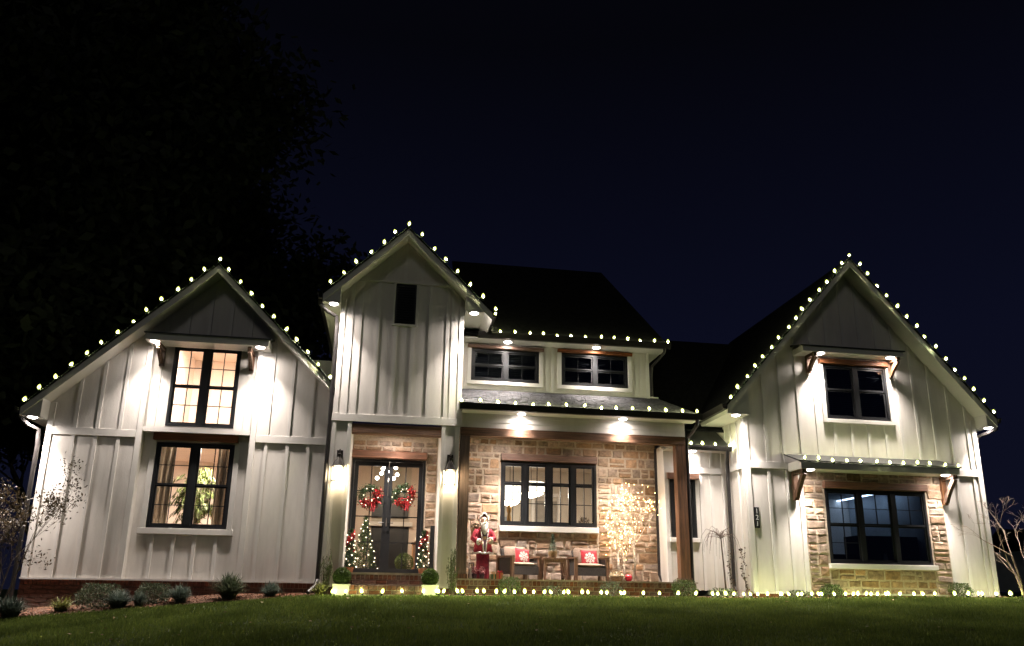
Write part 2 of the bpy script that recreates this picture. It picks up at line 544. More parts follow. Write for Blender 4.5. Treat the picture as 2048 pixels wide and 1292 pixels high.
def bed_front(x):
    return -0.50 - 0.10 * min(1, max(0, (-1.2 - x) / 4.0)) + 0.05 * math.sin(x * 1.7)
bx = [-7.6 + .25 * i for i in range(85)]
vs, fs = [], []
for x in bx:
    f0 = bed_front(x)
    for k in range(7):
        y = f0 + (1.0 - f0) * k / 6
        vs.append((x, y, ground_z(x, y) + 0.012 + (0.02 * mnoise.noise(Vector((x * 3, y * 3, 0))) if 0 < k < 6 else 0)))
for i in range(len(bx) - 1):
    for k in range(6):
        fs.append((i * 7 + k, (i + 1) * 7 + k, (i + 1) * 7 + k + 1, i * 7 + k + 1))
mb = MB(); mb.add(vs, fs)
o = mb.build("mulch_bed", M_MULCH, None, True); o["kind"] = "structure"

rs = np.random.RandomState(3)
n = 5200
px_ = np.where(rs.rand(n) < .7, rs.uniform(-7.4, -1.3, n), rs.uniform(1.0, 13.2, n))
py_ = np.array([rs.uniform(bed_front(x), .6 if x < -1.3 else -.02) for x in px_])
P = np.stack([px_, py_, [ground_z(a, b) + .022 for a, b in zip(px_, py_)]], 1)
A, B_ = rand_axes(rs, n, .055, .022)
A[:, 2] *= .35; B_[:, 2] *= .35
place(leaf_mesh("mulch_chips", P, A, B_, leafmat("mulch_chip_bits", (0.17, 0.085, 0.052), .5, 0)), "mulch_chips")["kind"] = "stuff"

# grass blades over the part of the lawn in view
def blades(n, seed):
    rs = np.random.RandomState(seed)
    u = rs.rand(n)
    y = -0.6 - 8.6 * u ** 1.15
    half = (y + 15.5) * 0.70
    x = rs.uniform(-1, 1, n) * (half + .5) + (y + 15.5) * 0.16
    ok = np.array([yy < bed_front(xx) + rs.uniform(-.06, .05) for xx, yy in zip(x, y)])
    x, y = x[ok], y[ok]
    z = np.array([ground_z(a, b) for a, b in zip(x, y)])
    n = len(x)
    patch = np.array([mnoise.noise(Vector((a * .9, b * .9, 0.3))) + .5 * mnoise.noise(Vector((a * 3.1, b * 3.1, 4))) for a, b in zip(x, y)])
    h = rs.uniform(.030, .062, n) * (1 + .5 * patch)
    far = (y + 15.5) / 10.0
    w = rs.uniform(.005, .010, n) * far
    th = rs.uniform(0, 2 * PI, n)
    lean = rs.uniform(0, .7, n) * h
    la = rs.uniform(0, 2 * PI, n)
    v = np.empty((n, 3, 3), np.float32)
    v[:, 0] = np.stack([x - w * np.cos(th), y - w * np.sin(th), z - .01], 1)
    v[:, 1] = np.stack([x + w * np.cos(th), y + w * np.sin(th), z - .01], 1)
    v[:, 2] = np.stack([x + lean * np.cos(la), y + lean * np.sin(la), z + h], 1)
    me = bpy.data.meshes.new("grass")
    me.vertices.add(n * 3); me.vertices.foreach_set("co", v.ravel())
    me.loops.add(n * 3); me.loops.foreach_set("vertex_index", np.arange(n * 3, dtype=np.int32))
    me.polygons.add(n); me.polygons.foreach_set("loop_start", np.arange(0, n * 3, 3, dtype=np.int32))
    me.update(calc_edges=True)
    me.materials.append(L_GRASS)
    return me
place(blades(260000, 5), "grass")["kind"] = "stuff"
# fallen leaves scattered on the grass
n = 70
lx = rs.uniform(-5, 13, n); ly = rs.uniform(-5.5, -1.2, n)
P = np.stack([lx, ly, [ground_z(a, b) + .055 for a, b in zip(lx, ly)]], 1)
A, B_ = rand_axes(rs, n, .06, .04); A[:, 2] *= .4; B_[:, 2] *= .4
place(leaf_mesh("fallen_leaves", P, A, B_, leafmat("dry_leaf", (0.30, 0.26, 0.19), .5, 0)), "fallen_leaves")["kind"] = "stuff"

# ------------------------------------------------------------------ the house
H = thing("farmhouse", "white board and batten farmhouse with black windows, stone walls and three steep gables", "house")

def clip(poly, planes):
    """keep the part of an (x, z) polygon where a*x + b*z <= c for every plane"""
    for a, b, c in planes:
        out = []
        for i in range(len(poly)):
            p, q = poly[i], poly[(i + 1) % len(poly)]
            dp = a * p[0] + b * p[1] - c; dq = a * q[0] + b * q[1] - c
            if dp <= 0:
                out.append(p)
            if dp * dq < 0:
                t = dp / (dp - dq)
                out.append((p[0] + (q[0] - p[0]) * t, p[1] + (q[1] - p[1]) * t))
        poly = out
        if len(poly) < 3:
            return []
    return poly

def gable_planes(ax, peak, slope):
    return [(slope, 1, peak + slope * ax), (-slope, 1, peak - slope * ax)]

def wall(x0, x1, z0, z1, y, t, mat, holes=(), planes=(), name="wall", parent=None):
    X = sorted({x0, x1, *[v for h in holes for v in h[:2] if x0 < v < x1]})
    Z = sorted({z0, z1, *[v for h in holes for v in h[2:] if z0 < v < z1]})
    mb = MB()
    for i in range(len(X) - 1):
        # merge the vertical run between holes
        for j in range(len(Z) - 1):
            cx, cz = (X[i] + X[i + 1]) / 2, (Z[j] + Z[j + 1]) / 2
            if any(h[0] < cx < h[1] and h[2] < cz < h[3] for h in holes):
                continue
            p = clip([(X[i], Z[j]), (X[i + 1], Z[j]), (X[i + 1], Z[j + 1]), (X[i], Z[j + 1])], planes)
            if p:
                mb.prism(p, y, y + t)
    return mb.build(name, mat, parent or H)

_bat = [0]
def battens(parent, xs, z0, z1, y, holes=(), planes=(), w=0.062, d=0.022):
    """vertical battens proud of a wall, cut round openings and under the roof"""
    for x in xs:
        x += R.uniform(-.006, .006)
        segs = [(z0, z1)]
        for h in holes:
            if h[0] - w / 2 < x < h[1] + w / 2:
                new = []
                for a, b in segs:
                    if h[2] > a:
                        new.append((a, min(b, h[2])))
                    if h[3] < b:
                        new.append((max(a, h[3]), b))
                segs = [s for s in new if s[1] - s[0] > .03]
        for a, b in segs:
            p = clip([(x - w / 2, a), (x + w / 2, a), (x + w / 2, b), (x - w / 2, b)], planes)
            if p:
                MB().prism(p, y - d, y).build("batten", M_TRIM, parent)

def board(parent, x0, x1, z0, z1, y, d=0.03, name="trim_board", mat=None):
    return MB().bbox(x0, x1, y - d, y, z0, z1, .004).build(name, mat or M_TRIM, parent)

pane_cache = {}
def pane(parent, x0, x1, z0, z1, y, mat):
    k = (round(x1 - x0, 3), round(z1 - z0, 3), mat.name)
    if k not in pane_cache:
        w, h = k[0] / 2, k[1] / 2
        pane_cache[k] = MB().box(-w, w, -.003, .003, -h, h).mesh("pane", mat)
    # each pane sits a hair out of true, as real glazing does
    return place(pane_cache[k], "pane", parent, ((x0 + x1) / 2, y, (z0 + z1) / 2), (R.uniform(-.004, .004), 0, R.uniform(-.004, .004)))

def window(x0, x1, z0, z1, y, units, fw=.055, mw=.11, mat=None, sash=.035, lintel=None, sill=None, casing=None, blind=False, mt=.016):
    """units: number of units, each a list of sashes (height share from the top, columns, rows)"""
    mat = mat or M_GLASS
    w = MB()
    d0, d1 = y - .02, y + .06
    w.box(x0, x1, d0, d1, z1 - fw, z1); w.box(x0, x1, d0, d1, z0, z0 + fw)
    w.box(x0, x0 + fw, d0, d1, z0 + fw, z1 - fw); w.box(x1 - fw, x1, d0, d1, z0 + fw, z1 - fw)
    n = len(units)
    uw = (x1 - x0 - 2 * fw - (n - 1) * mw) / n
    win = w.build("window", M_BLACK, H)
    for i, sashes in enumerate(units):
        a = x0 + fw + i * (uw + mw); b = a + uw
        if i < n - 1:
            MB().box(b, b + mw, d0 - .004, d1, z0 + fw, z1 - fw).build("mullion", M_BLACK, win)
        top = z1 - fw; tot = z1 - z0 - 2 * fw
        for k, (share, cols, rows) in enumerate(sashes):
            bot = top - tot * share
            yy = y + .012 * k
            s0 = sash if k < len(sashes) else sash
            sf = MB().box(a, b, yy, yy + .035, top - s0, top - .001); sf.box(a, b, yy, yy + .035, bot + .001, bot + s0)
            sf.box(a, a + s0, yy, yy + .035, bot + s0, top - s0); sf.box(b - s0, b, yy, yy + .035, bot + s0, top - s0)
            sf.build("sash", M_BLACK, win)
            ia, ib, it, io = a + s0, b - s0, top - s0, bot + s0
            cw, rh = (ib - ia) / cols, (it - io) / rows
            for c in range(1, cols):
                MB().box(ia + c * cw - mt / 2, ia + c * cw + mt / 2, yy + .004, yy + .028, io, it).build("muntin", M_BLACK, win)
            for r_ in range(1, rows):
                MB().box(ia, ib, yy + .006, yy + .026, io + r_ * rh - mt / 2, io + r_ * rh + mt / 2).build("muntin", M_BLACK, win)
            for c in range(cols):
                for r_ in range(rows):
                    pane(win, ia + c * cw + .002, ia + (c + 1) * cw - .002, io + r_ * rh + .002, io + (r_ + 1) * rh - .002, yy + .016, mat)
            top = bot
    if lintel:
        MB().bbox(lintel[0], lintel[1], y - .10, y + .02, lintel[2], lintel[3], .006).build("lintel", M_CEDAR_X, win)
    if sill:
        MB().bbox(sill[0], sill[1], y - .09, y + .02, sill[2], sill[3], .006).build("sill", M_TRIM, win)
    if casing:
        cw = casing
        c = MB(); c.bbox(x0 - cw, x0 - .002, y - .05, y + .02, z0 - .002, z1 + .001, .004); c.bbox(x1 + .002, x1 + cw, y - .05, y + .02, z0 - .002, z1 + .001, .004)
        c.bbox(x0 - cw, x1 + cw, y - .055, y + .02, z0 - cw, z0 - .004, .004)
        c.build("casing", M_TRIM, win)
    if blind:
        b = MB()
        z = z1 - fw - .03
        while z > z0 + fw:
            b.quad((x0 + fw, y + .12, z), (x1 - fw, y + .12, z), (x1 - fw, y + .155, z + .030), (x0 + fw, y + .155, z + .030))
            z -= .045
        b.build("blind", M_BLIND, win)
    return win

def gable_roof(ax, half, peak, slope, y0, y1, th=.20, half_r=None, gut_l=True, gut_r=True, rake=True):
    """steep gable roof: shingle slabs, white rake boards and soffits, boxed eave returns; zero-gap pieces overlap by design offsets"""
    hr = half_r if half_r is not None else half
    roof = None
    for sgn, hw in ((-1, half), (1, hr)):
        a, b = (ax, peak), (ax + sgn * hw, peak - slope * hw)
        mb = MB().prism([a, b, (b[0], b[1] - .05), (a[0], a[1] - .05)], y0 - .02, y1)
        if roof is None:
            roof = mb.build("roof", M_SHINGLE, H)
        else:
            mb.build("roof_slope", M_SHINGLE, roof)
        # soffit under the slope
        MB().prism([(a[0], a[1] - th), (b[0], b[1] - th), (b[0], b[1] - th + .02), (a[0], a[1] - th + .02)], y0 + .02, y1 - .2).build("soffit", M_TRIM, roof)
        if rake:
            MB().prism([(a[0], a[1] - .052), (b[0] - sgn * .002, b[1] - .052), (b[0] - sgn * .002, b[1] - th - .012), (a[0], a[1] - th - .012)], y0 - .004, y0 + .025).build("rake_board", M_TRIM, roof)
    return roof

def eave_box(parent, xo, xi, z, ztop_o, slope, y0, y1):
    """boxed eave (the triangular return at the foot of a gable), flat white soffit"""
    zi = ztop_o + slope * abs(xi - xo)
    MB().prism([(xo, z), (xi, z), (xi, zi), (xo, ztop_o)], y0, y1).build("eave_return", M_TRIM, parent)

def gutter_y(parent, x, y0, y1, z, w=.11, h=.12, sgn=-1):
    """gutter that runs front to back outside an eave"""
    o = MB()
    a, b = x, x + sgn * w
    o.prism([(a, z), (a, z - h), (b - sgn * .03, z - h), (b, z - .02), (b, z), (b - sgn * .012, z), (b - sgn * .03, z - h + .015), (a + sgn * .012, z - h + .015), (a + sgn * .012, z)], y0, y1)
    return o.build("gutter", M_BRONZE, parent)

def gutter_x(parent, x0, x1, y, z, w=.11, h=.13):
    o = MB()
    o.prism_x([(y, z), (y, z - h), (y - w + .03, z - h), (y - w, z - .04), (y - w, z), (y - w + .012, z), (y - w + .035, z - h + .015), (y - .012, z - h + .015), (y - .012, z)], x0, x1)
    return o.build("gutter", M_BRONZE, parent)

def downspout(pts, r=.042):
    return MB().tube(pts, r, 8).build("downspout", M_BRONZE, H)

# ---- left wing -------------------------------------------------------------
LX0, LX1, LY = -6.62, -1.18, .70
LAX, LPK, LSL = -3.71, 6.52, .975
pl = gable_planes(LAX, LPK - .205, LSL)
BX0, BX1, BY = -4.86, -2.80, .84
wl = wall(LX0, LX1, .15, 6.6, LY, .12, M_WHITE, holes=[(BX0, BX1, .0, 4.95)], planes=pl)
bay_holes = [(-4.59, -3.10, 1.12, 2.80), (-4.49, -3.17, 3.14, 4.82)]
wb = wall(BX0, BX1, .15, 4.95, BY, .1, M_WHITE, holes=bay_holes)
MB().box(BX0 - .01, BX0 + .005, LY + .1, BY + .06, .15, 4.95).box(BX1 - .005, BX1 + .01, LY + .1, BY + .06, .15, 4.95).build("recess_jamb", M_WHITE, wb)
lbx = [LX0 + .09 + .415 * i for i in range(1, 4)] + [BX1 + .33 + .415 * i for i in range(0, 4)]
battens(wl, [x for x in lbx], .15, 2.85, LY)
battens(wl, [x for x in lbx], 3.0, 6.4, LY, planes=pl)
battens(wl, [BX0 + .2 + .415 * i for i in range(0, 5)], 5.0, 6.3, LY, planes=pl)
battens(wb, [-4.45, -4.06, -3.66, -3.27], .15, 1.00, BY)
battens(wb, [-4.72, -2.95], 3.08, 4.9, BY)
board(wl, LX0, LX0 + .11, .15, 3.48, LY, .028, "corner_board")
board(wl, BX0 - .11, BX0, .15, 4.85, LY, .03, "corner_board")
board(wl, BX1, BX1 + .11, .15, 4.85, LY, .03, "corner_board")
board(wl, LX0 + .112, BX0 - .112, 2.85, 3.0, LY, .034, "band_board")
board(wl, BX1 + .112, LX1, 2.85, 3.0, LY, .034, "band_board")
MB().box(BX0 + .002, BX1 - .002, LY - .02, BY - .001, 2.99, 3.09).build("band_board", M_TRIM, wl)
board(wb, -4.74, -2.96, 1.0, 1.115, BY, .045, "apron_board")
board(wb, -4.70, -4.60, 1.118, 2.84, BY, .03, "casing_board"); board(wb, -3.09, -2.99, 1.118, 2.84, BY, .03, "casing_board")
MB().box(LX0 - .01, LX1, LY - .045, LY - .001, .118, .152).box(BX0, BX1, LY, BY, .12, .149).build("drip_ledge", M_TRIM, wl)
# the awning over the upper window
two = [[(.5, 2, 2), (.5, 2, 2)]]
window(-4.59, -3.10, 1.12, 2.80, BY, two * 2, mw=.13, lintel=(-4.66, -3.04, 2.845, 2.985))
window(-4.49, -3.17, 3.14, 4.82, BY, two * 2, mw=.13)
aw = MB().prism_x([(.70, 5.04), (.18, 4.90), (.18, 4.87), (.70, 5.0)], -4.94, -2.50).build("window_awning", M_METALROOF, H)
MB().box(-4.90, -2.54, .20, .235, 4.74, 4.885).box(-4.90, -4.86, .235, .70, 4.742, 4.88).box(-2.58, -2.54, .235, .70, 4.742, 4.88).build("fascia_board", M_TRIM, aw)
MB().box(-4.858, -2.582, .237, .70, 4.757, 4.775).build("soffit", M_TRIM, aw)

def bracket(x, y, ztop, zbot, out, w=.09):
    """knee brace: wall post, top arm and a curved strut"""
    h = ztop - zbot
    b = MB().bbox(x - w / 2, x + w / 2, y - .075, y - .002, zbot, ztop - .004).build("bracket", M_CEDAR_Z, H)
    MB().bbox(x - w / 2 + .003, x + w / 2 - .003, y - out, y - .076, ztop - .08, ztop).build("bracket_arm", M_CEDAR_Z, b)
    k = 7
    poly_o, poly_i = [], []
    for i in range(k):
        t = i / (k - 1)
        yy = y - .078 - (out - .12) * t
        zz = zbot + .05 + (h - .15) * (t ** .82)
        poly_o.append((yy - .035, zz - .02)); poly_i.append((yy + .035, zz + .035))
    MB().prism_x(poly_o + poly_i[::-1], x - w / 2 + .012, x + w / 2 - .012).build("bracket_strut", M_CEDAR_Z, b)
    return b
bracket(-4.70, BY - .02, 4.753, 4.36, .46)
bracket(-2.93, BY - .02, 4.753, 4.36, .46)
rl = gable_roof(LAX, 3.27, LPK, LSL, .30, 6.0, half_r=2.50)
eave_box(rl, -6.975, LX0 - .001, 3.12, 3.33 - .06, LSL, .32, 5.5)
gutter_y(rl, -6.985, .30, 5.5, 3.30)
downspout([(-7.03, .40, 3.22), (-7.03, .42, 3.12), (-6.88, .50, 2.98), (-6.72, .60, 2.90), (-6.70, .62, 2.6), (-6.70, .62, -.3)])
MB().box(LX0, LX0 + .1, LY + .001, 5.5, .15, 3.4).box(LX0 + .1, LX1, 5.4, 5.5, .15, 6.0).build("wall", M_WHITE, H)
# brick foundation of the left wing: too dark and small to pick bricks apart singly
fb = MB().box(LX0, LX1, LY + .002, LY + .14, -.9, .117).build("brick_base", M_BMORTAR, H)
bm_ = MB()
for c in range(9):
    z = .117 - .10 - .077 * (c + 1)
    x = LX0 - (.1 if c % 2 else 0)
    while x < LX1:
        a, b = max(x, LX0), min(x + .195, LX1)
        if b - a > .03 and not (-4.15 < (a + b) / 2 < -3.62 and z + .07 < -.02 and z > -.26):
            bm_.box(a, b, LY - .012 - R.uniform(0, .005), LY + .01, z + .004, z + .069)
        x += .205
bm_.build("brickwork", M_BRICK, fb)["kind"] = "stuff"
x = LX0
while x < LX1 - .05:
    MB().bbox(x, x + .066, LY - .018, LY + .01, .020, .113, .004).build("rowlock_brick", M_BRICK, fb) if False else bm_.add([], [])
    x += .076
rk = MB()
x = LX0
while x < LX1 - .05:
    rk.box(x + .004, x + .068, LY - .016 - R.uniform(0, .004), LY + .01, .022, .114)
    x += .076
rk.build("rowlock_course", M_BRICK, fb)["kind"] = "stuff"
MB().box(-4.14, -3.62, LY - .006, LY + .06, -.24, -.02).build("crawlspace_vent", M_BLACK, fb)

# ---- tower -----------------------------------------------------------------
TX0, TX1, TY = -1.17, 1.42, .30
TAX, TPK, TSL = .14, 7.50, .965
plt = gable_planes(TAX, TPK - .205, TSL)
vent = (-.055, .385, 5.43, 6.34)
wt = wall(TX0, TX1, 3.45, 7.4, TY, .14, M_WHITE, holes=[vent], planes=plt)
battens(wt, [TX0 + .04 + .20] + [TX0 + .42 + .365 * i for i in range(6)] + [TX1 - .24], 3.45, 6.34, TY, holes=[(vent[0] - .05, vent[1] + .05, vent[2] - .05, 6.4)], planes=plt)
battens(wt, [TAX - .36, TAX, TAX + .36], 6.42, 7.3, TY, planes=plt)
board(wt, TX0, TX0 + .10, 3.45, 5.9, TY, .03, "corner_board"); board(wt, TX1 - .10, TX1, 3.45, 5.9, TY, .03, "corner_board")
p = clip([(TX0, 6.345), (TX1, 6.345), (TX1, 6.415), (TX0, 6.415)], plt)
MB().prism(p, TY - .034, TY).build("band_board", M_TRIM, wt)
board(wt, TX0 - .02, TX1 + .02, 3.29, 3.448, TY, .04, "band_board")
vw = MB().box(vent[0], vent[1], TY + .01, TY + .05, vent[2], vent[3]).build("gable_vent", M_BLACK, H)
vm = MB()
for i in range(15):
    z = vent[2] + .05 + i * .056
    vm.hexa([(vent[0] + .04, TY - .012, z), (vent[1] - .04, TY - .012, z), (vent[1] - .04, TY + .009, z + .03), (vent[0] + .04, TY + .009, z + .03)],
            [(vent[0] + .04, TY - .012, z + .008), (vent[1] - .04, TY - .012, z + .008), (vent[1] - .04, TY + .009, z + .038), (vent[0] + .04, TY + .009, z + .038)])
vm.build("louvre_blades", M_BLACK, vw)
vc = MB(); vc.bbox(vent[0] - .045, vent[0], TY - .035, TY + .01, vent[2] - .045, vent[3], .004).bbox(vent[1], vent[1] + .045, TY - .035, TY + .01, vent[2] - .045, vent[3], .004).bbox(vent[0], vent[1], TY - .035, TY + .01, vent[2] - .045, vent[2], .004)
vc.build("casing", M_TRIM, vw)
rt = gable_roof(TAX, 1.66, TPK, TSL, -.10, 5.2, half_r=1.84)
eave_box(rt, -1.52, TX0 - .001, 5.68, 5.90 - .06, TSL, -.08, 5.0)
eave_box(rt, 1.98, TX1 + .001, 5.68, 5.72 - .02, TSL, -.08, 5.0)
gutter_y(rt, -1.53, -.10, 5.0, 5.88)
gutter_y(rt, 1.985, -.10, 2.4, 5.72, sgn=1)
downspout([(-1.57, .02, 5.80), (-1.57, .05, 5.66), (-1.42, .16, 5.56), (-1.25, .26, 5.50), (-1.225, .28, 5.3), (-1.225, .28, .20), (-1.24, .20, .08), (-1.36, .02, -.06)])
MB().box(TX0, TX0 + .1, TY + .141, 5.0, .05, 5.9).box(TX1 - .1, TX1, TY + .141, 5.0, 3.3, 5.75).build("wall", M_WHITE, H)
# pilasters either side of the front door
for a, b in ((TX0, -.775), (1.03, 1.40)):
    p_ = MB().box(a, b, TY - .012, 1.2, .11, 3.288).build("pilaster", M_WHITE, H)
    MB().bbox(a + .004, a + .08, TY - .034, TY - .013, .115, 3.285, .003).build("batten", M_TRIM, p_)
    MB().bbox(b - .08, b - .004, TY - .034, TY - .013, .115, 3.285, .003).build("batten", M_TRIM, p_)
    MB().box(a - .01, b + .01, TY - .045, TY + .3, .06, .108).build("plinth_board", M_TRIM, p_)
    MB().box(a, b, TY, TY + .3, -.3, .058).build("brick_footing", M_BRICK, p_)
MB().bbox(-.774, 1.029, TY - .025, TY + .16, 3.06, 3.255).build("door_beam", M_BEAM, H)
MB().box(-.774, 1.029, TY + .13, 1.2, 3.27, 3.285).build("alcove_ceiling", M_TRIM, H)

# ---- stone walls -----------------------------------------------------------
def stones(parent, x0, x1, z0, z1, y, rg, big=(.14, .40), rows=(.11, .27), rough=.011):
    z = z0
    while z < z1 - .02:
        h = rg.uniform(*rows)
        if z + h > z1 - .09:
            h = z1 - z
        x = x0
        while x < x1 - .01:
            w = rg.uniform(*big)
            if x + w > x1 - .13:
                w = x1 - x
            cells = [(x, z, w, h)]
            k = rg.random()
            if h > .20 and k < .34:
                c = rg.uniform(.38, .62) * h
                cells = [(x, z, w, c), (x, z + c, w, h - c)]
            elif h > .19 and w > .32 and k < .6:
                c = rg.uniform(.4, .6) * h; d = rg.uniform(.4, .6) * w
                cells = [(x, z, d, c), (x, z + c, d, h - c), (x + d, z, w - d, h)]
            for cx, cz, cw, ch in cells:
                stone(parent, cx, cx + cw, cz, cz + ch, y, rg, rough)
            x += w
        z += h

def stone(parent, x0, x1, z0, z1, y, rg, rough):
    g = .0125
    x0 += g; x1 -= g; z0 += g; z1 -= g
    if x1 - x0 < .03 or z1 - z0 < .03:
        return
    j = min(.016, .13 * (z1 - z0))
    J = lambda: rg.uniform(-j * .35, j)
    mx, mz = (x0 + x1) / 2 + rg.uniform(-.04, .04), (z0 + z1) / 2
    o = [(x0 + J(), z0 + J()), (mx, z0 + J() * .6), (x1 - J(), z0 + J()), (x1 - J() * .6, mz), (x1 - J(), z1 - J()), (mx + rg.uniform(-.03, .03), z1 - J() * .6), (x0 + J(), z1 - J()), (x0 + J() * .6, mz)]
    d = rg.uniform(.008, .022)
    cx = sum(p[0] for p in o) / 8; cz = sum(p[1] for p in o) / 8
    ins = min(.020, .16 * min(x1 - x0, z1 - z0))
    f = []
    for p in o:
        v = Vector((cx - p[0], cz - p[1])); L = v.length
        v = v / L * ins * rg.uniform(.6, 1.4)
        f.append((p[0] + v.x, p[1] + v.y))
    vs = [(a, y + .004, b) for a, b in o] + [(a, y - d + rg.uniform(-rough, rough) * .5, b) for a, b in f] + [(cx + rg.uniform(-.3, .3) * (x1 - x0), y - d - rg.uniform(-.2, 1) * rough, cz)]
    fs = [(i, (i + 1) % 8, (i + 1) % 8 + 8, i + 8) for i in range(8)] + [(i + 8, (i + 1) % 8 + 8, 16) for i in range(8)]
    STONES.append(((x1 - x0) * (z1 - z0), vs, fs, parent))
STONES = []
def flush_stones(limit=300):
    STONES.sort(key=lambda q: -q[0])
    rest = {}
    for i, (a, vs, fs, par) in enumerate(STONES):
        if i < limit:
            MB().add(vs, fs).build("stone", M_STONE, par)
        else:
            rest.setdefault(par.name, (par, MB()))[1].add(vs, fs)
    for par, mb in rest.values():
        mb.build("small_stones", M_STONE, par)["kind"] = "stuff"

SY = 1.50
dw = (2.45, 4.61, 1.40, 2.80)
sw = wall(1.42, 6.0, .25, 3.34, SY, .14, M_MORTAR, holes=[dw], name="stone_wall")
rg = random.Random(21)
stones(sw, 1.44, 2.42, .25, 1.29, SY, rg); stones(sw, 1.44, 2.42, 1.29, 2.97, SY, rg)
stones(sw, 2.42, 4.64, .25, 1.285, SY, rg); stones(sw, 4.64, 6.0, .25, 1.29, SY, rg); stones(sw, 4.64, 6.0, 1.29, 2.97, SY, rg)
stones(sw, 1.44, 6.0, 2.97, 3.30, SY, rg, rows=(.15, .19))
window(dw[0], dw[1], dw[2], dw[3], SY, [[(.33, 2, 1), (.67, 2, 2)]] * 4, mw=.10, fw=.06, sash=.04, lintel=(2.44, 4.62, 2.815, 2.965), sill=(2.42, 4.64, 1.275, 1.395), mt=.018)
AY = 1.20
dr = (-.76, .78, .33, 2.69)
sa = wall(-.775, 1.03, .25, 3.26, AY, .14, M_MORTAR, holes=[(dr[0], dr[1], .2, 2.69)], name="stone_wall")
stones(sa, .79, 1.028, .33, 2.86, AY, rg, big=(.2, .3), rows=(.14, .26)); stones(sa, -.775, 1.028, 2.86, 3.10, AY, rg, big=(.2, .38), rows=(.1, .14))

# ---- front door ------------------------------------------------------------
df = MB().box(dr[0], dr[0] + .05, AY - .01, AY + .13, .34, 2.69).box(dr[1] - .05, dr[1], AY - .01, AY + .13, .34, 2.69).box(dr[0] + .05, dr[1] - .05, AY - .01, AY + .13, 2.64, 2.69)
door = df.build("front_door", M_BLACK, H)
MB().bbox(-.79, .80, AY - .11, AY + .02, 2.70, 2.855).build("lintel", M_CEDAR_X, door)
MB().box(dr[0], dr[1], AY - .06, AY + .13, .30, .339).build("threshold", M_BRONZE, door)
mid = .01
for a, b, hs in ((dr[0] + .053, mid - .003, 1), (mid + .003, dr[1] - .053, -1)):
    z0, z1 = .345, 2.637
    st = .085
    l = MB()
    l.box(a, a + st, AY + .03, AY + .075, z0, z1); l.box(b - st, b, AY + .03, AY + .075, z0, z1)
    l.box(a + st, b - st, AY + .03, AY + .075, z1 - .09, z1); l.box(a + st, b - st, AY + .03, AY + .075, z0, z0 + .09)
    leaf = l.build("door_leaf", M_BLACK, door)
    ia, ib, io, it = a + st, b - st, z0 + .09, z1 - .09
    c = (ia + ib) / 2
    MB().box(c - .011, c + .011, AY + .036, AY + .07, io, it).build("muntin", M_BLACK, door)
    rh = (it - io) / 4
    for k in range(1, 4):
        MB().box(ia, ib, AY + .038, AY + .068, io + k * rh - .011, io + k * rh + .011).build("muntin", M_BLACK, door)
    for q in range(2):
        for k in range(4):
            pane(door, ia + (c - ia) * q + .004, ia + (c - ia) * (q + 1) - .004, io + k * rh + .004, io + (k + 1) * rh - .004, AY + .053, M_GLASS)
    hx = b - .04 if hs == 1 else a + .04
    MB().box(hx - .02, hx + .02, AY + .012, AY + .03, 1.20, 1.48).tube([(hx, AY + .01, 1.36), (hx - hs * .10, AY - .015, 1.36)], .011, 6).build("door_handle", M_BLACK, door)

# ---- brick steps and porch base ---------------------------------------------
brick_cache = {}
def bricks(parent, x0, x1, z, y, w, h, shift=0.0, gap=.010):
    x = x0 - shift
    while x < x1 - .01:
        a, b = max(x, x0), min(x + w, x1)
        if b - a > .03:
            k = (round(b - a, 3), h)
            if k not in brick_cache:
                brick_cache[k] = MB().bbox(-k[0] / 2 + gap / 2, k[0] / 2 - gap / 2, -.012, .02, -h / 2 + gap / 2, h / 2 - gap / 2, .005).mesh("brick", M_BRICK)
            place(brick_cache[k], "brick", parent, ((a + b) / 2, y - R.uniform(0, .006), z + h / 2), (0, R.uniform(-.01, .01), R.uniform(-.012, .012)))
        x += w
st1 = MB().box(-.66, 1.0, -.10, AY + .02, -.3, .29).build("front_step", M_BMORTAR, H)
MB().box(-.68, 1.02, -.115, AY - .06, .291, .328).build("step_slab", M_CONC, st1)
bricks(st1, -.66, 1.0, .195, -.10, .083, .095)
bricks(st1, -.66, 1.0, .118, -.10, .21, .077, .1)
st2 = MB().box(-.66, 1.0, -.42, -.103, -.3, .095).build("front_step", M_BMORTAR, H)
bricks(st2, -.66, 1.0, .005, -.42, .083, .09)
bricks(st2, -.66, 1.0, -.072, -.42, .21, .077)
pf = MB().box(1.42, 6.30, .12, SY, -.3, .225).build("porch_floor", M_BMORTAR, H)
MB().box(1.40, 6.33, .09, SY - .001, .226, .25).build("porch_paving", M_CONC, pf)
bricks(pf, 1.42, 6.30, .125, .12, .083, .10)
for c in range(3):
    bricks(pf, 1.42, 6.30, .048 - .077 * c, .12, .21, .077, .1 * (c % 2))

